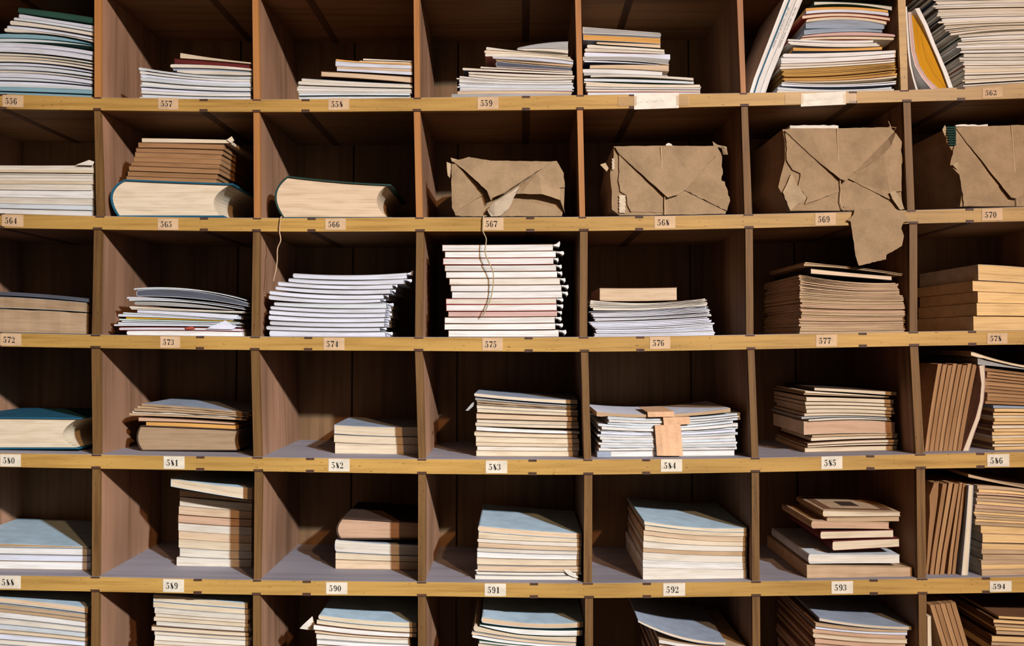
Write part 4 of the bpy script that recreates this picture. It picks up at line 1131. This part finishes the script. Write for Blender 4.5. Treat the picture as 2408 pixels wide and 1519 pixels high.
class Parcel:
    def __init__(s, view, row, d, outline, label, L, seed):
        s.v = VIEW[view]; s.d = d; s.r = random.Random(seed); s.row = row
        pts = s.conv(rough_edge(outline, s.r, 3, 60))
        zb = min(p[1] for p in pts); x0 = pts[0][0]
        fl = max(shelf_top(row, p[0]) for p in pts)
        s.fl = fl + .0003
        pts = [(p[0], max(p[1], s.fl), p[2]) for p in pts]
        s.root = thing('wrapped_parcel', (sum(p[0] for p in pts)/len(pts), d, s.fl)); s.org = Vector(s.root.location)
        mb = MB(); mb.poly(pts, d, min(d+L, DEPTH-.012))
        s.add(mb, 'wrapping', kp)
        tag(s.root, label, 'parcel', 'kraft parcels in the second row')
    def conv(s, pts):
        out = []
        for p in pts:
            w = W(s.v[0]+p[0]*s.v[2], s.v[1]+p[1]*s.v[2], s.d); out.append((w.x, w.z, p[2] if len(p) > 2 else 0))
        return out
    def add(s, mb, name, mat):
        o = mb.build(name, mat, None, s.org); o.location = (0, 0, 0); o.parent = s.root; return o
    def flap(s, pts, off, mat=None, name='flap', amp=2.5, step=45, th=.0011):
        q = s.conv(rough_edge(pts, s.r, amp, step))
        q = [(a, max(b, s.fl+.0002), c) for a, b, c in q] if name != 'torn_flap' else q
        mb = MB(); mb.poly(q, s.d-off-th, s.d-off)
        return s.add(mb, name, mat or kp2)
    def string(s, pts, off=.0045, rad=.0007, name='string'):
        q = s.conv(pts); mb = MB()
        mb.tube([(a, s.d-off-c, max(b, s.fl+rad)) for a, b, c in q], rad); return s.add(mb, name, string_m)
# 567
p = Parcel('B3', 2, .018, [(395,672),(590,640),(830,660),(1110,664),(1500,664),(1560,660),(1640,790),(1650,960),(1640,1190),(1620,1275),(500,1276),(432,1270),(392,1180),(386,930)], 'lowest brown paper parcel with an open sagging flap', .22, 1)
p.flap([(470,1205),(740,1048),(830,1120),(1110,1108),(1300,1128),(1590,1192),(1618,1274),(500,1276),(432,1262)], .0006)
p.flap([(392,700),(440,692),(800,1030),(720,1052),(470,1205),(432,1250),(394,1180),(388,930)], .002)
p.flap([(1500,666),(1560,660),(1640,800),(1652,955,0),(1596,960),(1630,1000),(1642,1190),(1655,1245),(1600,1108,-.012),(1400,1046,-.016),(1110,1040,-.012),(1150,960,-.006),(1210,880)], .0018, amp=4)
p.flap([(396,664),(590,622),(820,658),(1110,664),(1515,668),(1210,872,-.006),(1060,975,-.012),(985,1032,-.015),(850,1088,-.016),(836,1125,-.016),(790,1010,-.014),(560,790,-.005),(440,692)], .0034, amp=3)
p.flap([(1150,958,-.013),(1105,1050,-.013),(1030,1200,-.010),(930,1284,-.012),(832,1290,-.012),(790,1212,-.008),(850,1150,-.014),(1000,1058,-.016)], .0048, tissue_m, 'loose_paper', amp=4, step=30)
p.flap([(335,672,-.002),(384,690),(372,850),(350,830,-.006),(340,760,-.004)], .001, kp3, 'torn_scrap')
p.flap([(380,625),(470,650),(590,615),(590,640),(396,672)], .0025, kp3, 'torn_scrap')
p.string([(935,690),(962,800),(975,900),(985,1030)], .0052, .0005)
# 568
p = Parcel('B4', 2, .016, [(490,496),(1060,492),(1640,494),(1700,590),(1690,880),(1700,1000),(1740,1245),(1060,1256),(560,1276),(470,1200),(470,1000),(450,800),(490,600)], 'brown paper parcel tied once down the middle over number 568', .22, 2)
p.flap([(700,1225),(1040,1052),(1095,1080),(1275,992),(1745,1222),(1735,1250),(1060,1260),(560,1276),(640,1250)], .0006)
p.flap([(545,590),(1040,1042),(1050,1060),(1050,1240),(680,1226),(640,1150),(630,1042),(560,1000),(540,880),(552,780)], .0018, amp=5)
p.flap([(1660,570),(1704,760),(1690,880),(1728,892),(1786,1105),(1752,1216),(1276,986)], .0018, amp=6, step=35)
p.flap([(500,500),(1060,492),(1640,496),(1664,560),(1280,986,-.003),(1200,1042,-.004),(1085,1076,-.006),(1040,1036,-.005),(552,590)], .0036)
p.flap([(335,705,-.004),(396,680),(432,740),(410,782,-.004)], .001, kp3, 'torn_scrap')
p.flap([(1585,446,-.003),(1640,480),(1740,508,-.004),(1752,600,-.006),(1706,590),(1690,520),(1600,494)], .003, kp3, 'torn_scrap')
p.flap([(1070,495),(1072,472),(1100,458),(1130,470),(1150,495)], .0012, cover('ivory'), 'paper_scrap')
for y0, y1, x0, x1 in ((635,760,466,500),(1045,1240,545,622)):      # page edges showing through the tears
    mb = MB()
    for k in range(15):
        a = p.conv([(x0+(k*7 % 5)*2, y0+(y1-y0)*k/15), (x1-(k*3 % 4)*3, y0+(y1-y0)*(k+.86)/15)])
        mb.box((a[0][0], p.d-.0032, max(a[1][1], p.fl+.0002)), (a[1][0], p.d-.0005, max(a[0][1], p.fl+.0012)))
    p.add(mb, 'page_edges', paper('cream'))
p.string([(1010,508),(1022,700),(1032,880),(1045,1010),(1055,1060),(1052,1150),(1056,1258)], .0058, .0011)
p.string([(1060,1060),(1110,1068),(1150,1045),(1240,1010)], .006, .0007)
# 569
p = Parcel('B5', 2, .012, [(420,224),(880,217),(1290,208),(1335,245),(1400,330),(1396,720),(1408,885),(1370,902),(930,906),(480,906),(425,770),(385,700),(440,480),(440,330)], 'tallest brown paper parcel with torn flap hanging over the shelf edge', .23, 3)
p.flap([(560,882),(890,735),(1015,655),(1300,820),(1372,890),(1140,905),(980,890),(900,905),(500,906)], .0006, amp=3, step=25)
p.flap([(440,252),(880,640),(892,735),(600,842),(622,790),(585,740),(545,690),(565,590),(500,560),(452,480),(450,330)], .0018, amp=4, step=30)
p.flap([(1332,262,-.008),(1402,335),(1390,400),(1408,485),(1394,520),(1396,735),(1300,745),(1310,800),(1290,800),(958,632),(1015,580,-.001),(1110,525,-.009),(1230,455,-.011),(1290,370,-.011)], .0020, amp=2, step=60)
p.flap([(1332,256),(1010,574),(1018,582,-.0005),(1110,528,-.0088),(1230,458,-.0108),(1290,372,-.0108),(1333,263,-.0075)], .0020, amp=0, step=60, name='fold')
p.flap([(432,240),(470,222),(880,220),(1300,212),(1335,250),(1010,576,-.003),(928,658,-.006),(882,640,-.005),(700,488)], .0036, amp=2, step=30)
p.flap([(492,590),(540,690),(580,745),(615,792),(480,898),(418,745),(440,700)], .003, kp3, 'torn_scrap', amp=4, step=25)
p.flap([(1290,750),(1340,738),(1378,800),(1410,885),(1372,890),(1310,800)], .0066, kp3, 'torn_scrap', amp=3, step=25)
p.string([(860,222),(868,400),(882,600),(892,735),(885,820),(905,890)], .0056, .0011)
p.string([(905,890),(935,850),(960,880),(930,925),(910,880),(950,905)], .007, .0007)
p.string([(1290,205),(1350,215),(1320,260),(1300,190),(1285,160)], .003, .0007)
f = p.flap([(985,880),(1140,892),(1310,880),(1390,930),(1440,990),(1385,1000),(1366,1050),(1388,1110),(1372,1190),(1246,1264),(1242,1302),(1020,1352),(1000,1290),(968,1090),(952,990),(925,985),(975,940)], .0165, kp2, 'torn_flap', amp=3, step=22)
# white pamphlet lying on it
def flat_thing(view, d, xl, xr, y0, y1, L, mats, name, label, cat):
    ox, oy, sc_ = VIEW[view]
    a = W(ox+xl*sc_, oy+y1*sc_, d); b = W(ox+xr*sc_, oy+y0*sc_, d)
    xs = [a.x+(b.x-a.x)*k/10 for k in range(11)]; r = random.Random(int(xl))
    mb = MB(); mb.strip(xs, [b.z+r.uniform(-.0015, .0006) for _ in xs], [a.z]*11, d, d+L, 0, 0, 1, 0)
    return tag(mb.build(name, mats, None, (xs[5], d, a.z)), label, cat)
flat_thing('B5', .022, 482, 880, 190, 216, .15, [cover('ivory'), cover('aqua')], 'pamphlet', 'crumpled white pamphlet lying on the parcel over number 569', 'pamphlet')
# 570
p = Parcel('B5', 2, .014, [(1832,208),(2290,194),(2660,184),(2660,876),(2330,880),(1930,888),(1880,860),(1896,760),(1870,600),(1840,520),(1815,400),(1770,330),(1765,220)], 'rightmost brown paper parcel, cut off by the photo edge', .23, 4)
p.flap([(1935,885),(2060,790),(2205,690),(2290,795),(2660,780),(2660,874),(2330,880)], .0006)
p.flap([(1836,225),(1960,330),(2205,690),(1990,850),(1905,870),(1900,760),(1870,600),(1795,520),(1818,400),(1842,330)], .0018, amp=5, step=28)
p.flap([(1836,214),(2290,196),(2660,186),(2660,560),(2330,800,-.004),(2284,792,-.004),(1900,300)], .0034)
p.string([(2290,196),(2312,450),(2332,760),(2340,870)], .0052, .001)
mb = MB()
for k in range(8):
    a = p.conv([(1764+k*3, 205+k*20), (1842, 218+k*20)])
    mb.box((a[0][0], p.d-.004, a[1][1]), (a[1][0], p.d-.0022, a[0][1]))
p.add(mb, 'page_edges', paper('darkgreen'))
p.flap([(1722,235,-.003),(1742,195,-.003),(1760,215),(1752,290)], .003, kp3, 'torn_scrap')
p.flap([(1850,500,-.003),(1800,520,-.004),(1850,560)], .003, kp3, 'torn_scrap')
flat_thing('B5', .020, 1845, 2110, 184, 200, .15, [cover('ivory'), cover('ivory')], 'pamphlet', 'white pamphlet lying on the parcel over number 570', 'pamphlet')
# loose threads hanging over the shelf edges
def thread(view, pts, rad, mat, name, label, y0=-.004):
    ox, oy, sc_ = VIEW[view]
    q = []
    for k, t in enumerate(pts):
        y = t[2] if len(t) > 2 else y0
        q.append(W(ox+t[0]*sc_, oy+t[1]*sc_, y))
    fine = []
    for k in range(len(q)-1):
        for j in range(4):
            t = j/4; p0, p1, p2, p3 = q[max(k-1,0)], q[k], q[k+1], q[min(k+2,len(q)-1)]
            fine.append(.5*((2*p1)+(p2-p0)*t+(2*p0-5*p1+4*p2-p3)*t*t+(3*p1-p0-3*p2+p3)*t**3))
    fine.append(q[-1])
    mb = MB(); mb.tube(fine, rad, 0, 7)
    o = mb.build(name, mat, None, fine[0], True)
    return tag(o, label, 'string')
thread('C3', [(760,36,.012),(722,44,-.003),(716,120,-.004),(718,205,-.005),(752,290,-.005),(738,420,-.004),(772,520,-.003),(824,635,-.002),(828,760,-.001),(800,930,0),(742,1060,.001),(718,1112,.002)], .0011, twine_m, 'twine', 'tan twine hanging from shelf 567 across the white booklets')
thread('C2', [(290,44,.012),(276,56,-.003),(268,120,-.004),(262,200,-.004),(276,300,-.004),(242,390,-.004),(238,520,-.003),(228,600,-.003),(208,690,-.002),(198,745,-.002)], .0011, cover('tan'), 'cord', 'frayed pale cord hanging from the shelf edge left of number 566')
# kraft bands round the papers over number 584
def band(pts, d, label, back, topback):
    ox, oy, sc_ = VIEW['D4']
    (xa, ya0, xa1, ya1), (xb, yb0, xb1, yb1) = pts
    q = [W(ox+x*sc_, oy+y*sc_, d) for x, y in ((xa1, ya1), (xb1, yb1), (xb, yb0), (xa, ya0))]
    root = None; mb = MB(); n = 8
    for k in range(n):                                   # front: slightly crumpled sheet
        pass
    L0, R0, R1, L1 = q
    g = []
    r = random.Random(int(xa))
    for k in range(n+1):
        t = k/n; lo = L0.lerp(R0, t); hi = L1.lerp(R1, t); bend = -.0012*math.sin(t*math.pi)+r.uniform(-.0004, .0004)
        g.append([mb.vert((lo.x, d+bend, lo.z)), mb.vert((hi.x, d+bend, hi.z+.0004)), mb.vert((hi.x, topback, hi.z+.0008)), mb.vert((hi.x, topback, hi.z+.0014)), mb.vert((hi.x, d+bend-.0009, hi.z+.0011)), mb.vert((lo.x, d+bend-.0009, lo.z))])
    for a, b in zip(g, g[1:]):
        mb.face((a[5], b[5], b[4], a[4])); mb.face((a[4], b[4], b[3], a[3])); mb.face((a[3], b[3], b[2], a[2])); mb.face((a[2], b[2], b[1], a[1])); mb.face((a[1], b[1], b[0], a[0])); mb.face((a[0], b[0], b[5], a[5]))
    mb.face(g[0][::-1]); mb.face(g[-1])
    return tag(mb.build('paper_band', band_m, None, tuple(L0)), label, 'paper band', 'kraft bands over number 584')
band([(866,808,872,858),(1162,802,1165,852)], .0255, 'short brown paper band round the topmost papers over number 584', .1, .16)
band([(1040,868,1050,950),(1336,862,1340,936)], .0245, 'narrow brown paper band round the middle papers over number 584', .1, .05)
band([(948,958,972,1288),(1236,946,1262,1290)], .0235, 'tall brown paper band down the front of the white papers', .1, .05)
it = S584.items[-1]                                        # cloth tape at the corner of the lowest booklet
ox, oy, sc_ = VIEW['D4']
a, b = W(ox+306*sc_, oy+1306*sc_, .027), W(ox+460*sc_, oy+1242*sc_, .027)
mb = MB(); xs = [a.x+(b.x-a.x)*k/6 for k in range(7)]
fz = shelf_top(4, a.x)+.0004; b.z = min(b.z, it['zt'][0]-.0003)
mb.strip(xs, [b.z]*7, [fz]*7, .0262, .0272, 0)
mb.strip(xs[:2], [b.z]*2, [fz]*2, .0273, .2, 0)
o0 = Vector(it['obj'].location); c = mb.build('cloth_tape', cover('bluegrey'), None, o0); c.location = (0, 0, 0); c.parent = it['obj']; c['label'] = 'blue-grey cloth tape'
# ------------------------------------------------------------------ light and camera
U = D / F
def area(name, px, col, power, size, size_y=None, target=(0, 0, 0)):
    l = bpy.data.lights.new(name, 'AREA'); l.energy = power; l.color = col; l.shape = 'RECTANGLE'; l.size = size; l.size_y = size_y or size
    o = bpy.data.objects.new(name, l); COL.objects.link(o)
    o.location = (px[0]*U, -px[1]*U, px[2]*U)
    o.rotation_euler = (Vector(target) - o.location).to_track_quat('-Z', 'Y').to_euler()
    return o
k = area('window_daylight', (3300, 5000, 2370), (.80, .90, 1.0), 39, .15, .15, (-.75, 0, -.75)); k.data.spread = math.radians(52)
k = area('ceiling_lamp', (2350, 5000, 2450), (1.0, .52, .22), 112, .10, .10, (.2, 0, -.3))
w = bpy.data.worlds.new('World'); S.world = w; w.use_nodes = True
nt = w.node_tree; bg = nt.nodes['Background']        # the rest of the room: warm, and lighter towards the windows in front and to the right
tc = N(nt, 'ShaderNodeTexCoord'); dt = N(nt, 'ShaderNodeVectorMath', operation='DOT_PRODUCT'); dt.inputs[1].default_value = (.72, -.69, .06)
nt.links.new(tc.outputs['Generated'], dt.inputs[0])
mr = N(nt, 'ShaderNodeMapRange'); mr.inputs['From Min'].default_value = .3; mr.inputs['From Max'].default_value = 1.0; mr.inputs['To Min'].default_value = .016; mr.inputs['To Max'].default_value = .27
nt.links.new(dt.outputs['Value'], mr.inputs['Value'])
bg.inputs[0].default_value = (1.0, .72, .52, 1); nt.links.new(mr.outputs[0], bg.inputs[1])
cd = bpy.data.cameras.new('camera'); cam = bpy.data.objects.new('camera', cd); COL.objects.link(cam)
cd.sensor_width = 36; cd.sensor_fit = 'HORIZONTAL'; cd.lens = F*36/2408
cd.shift_x = (1204-PX)/2408; cd.shift_y = -(759.5-PY)/2408
cam.location = (0, -D, 0); cam.rotation_euler = (math.pi/2+TH, 0, 0); cd.clip_start = .01
S.camera = cam
vs = S.view_settings
S.display_settings.display_device = 'sRGB'
vs.view_transform = 'Standard'; vs.look = 'None'; vs.exposure = 0.0; vs.gamma = 1.0; vs.use_curve_mapping = False
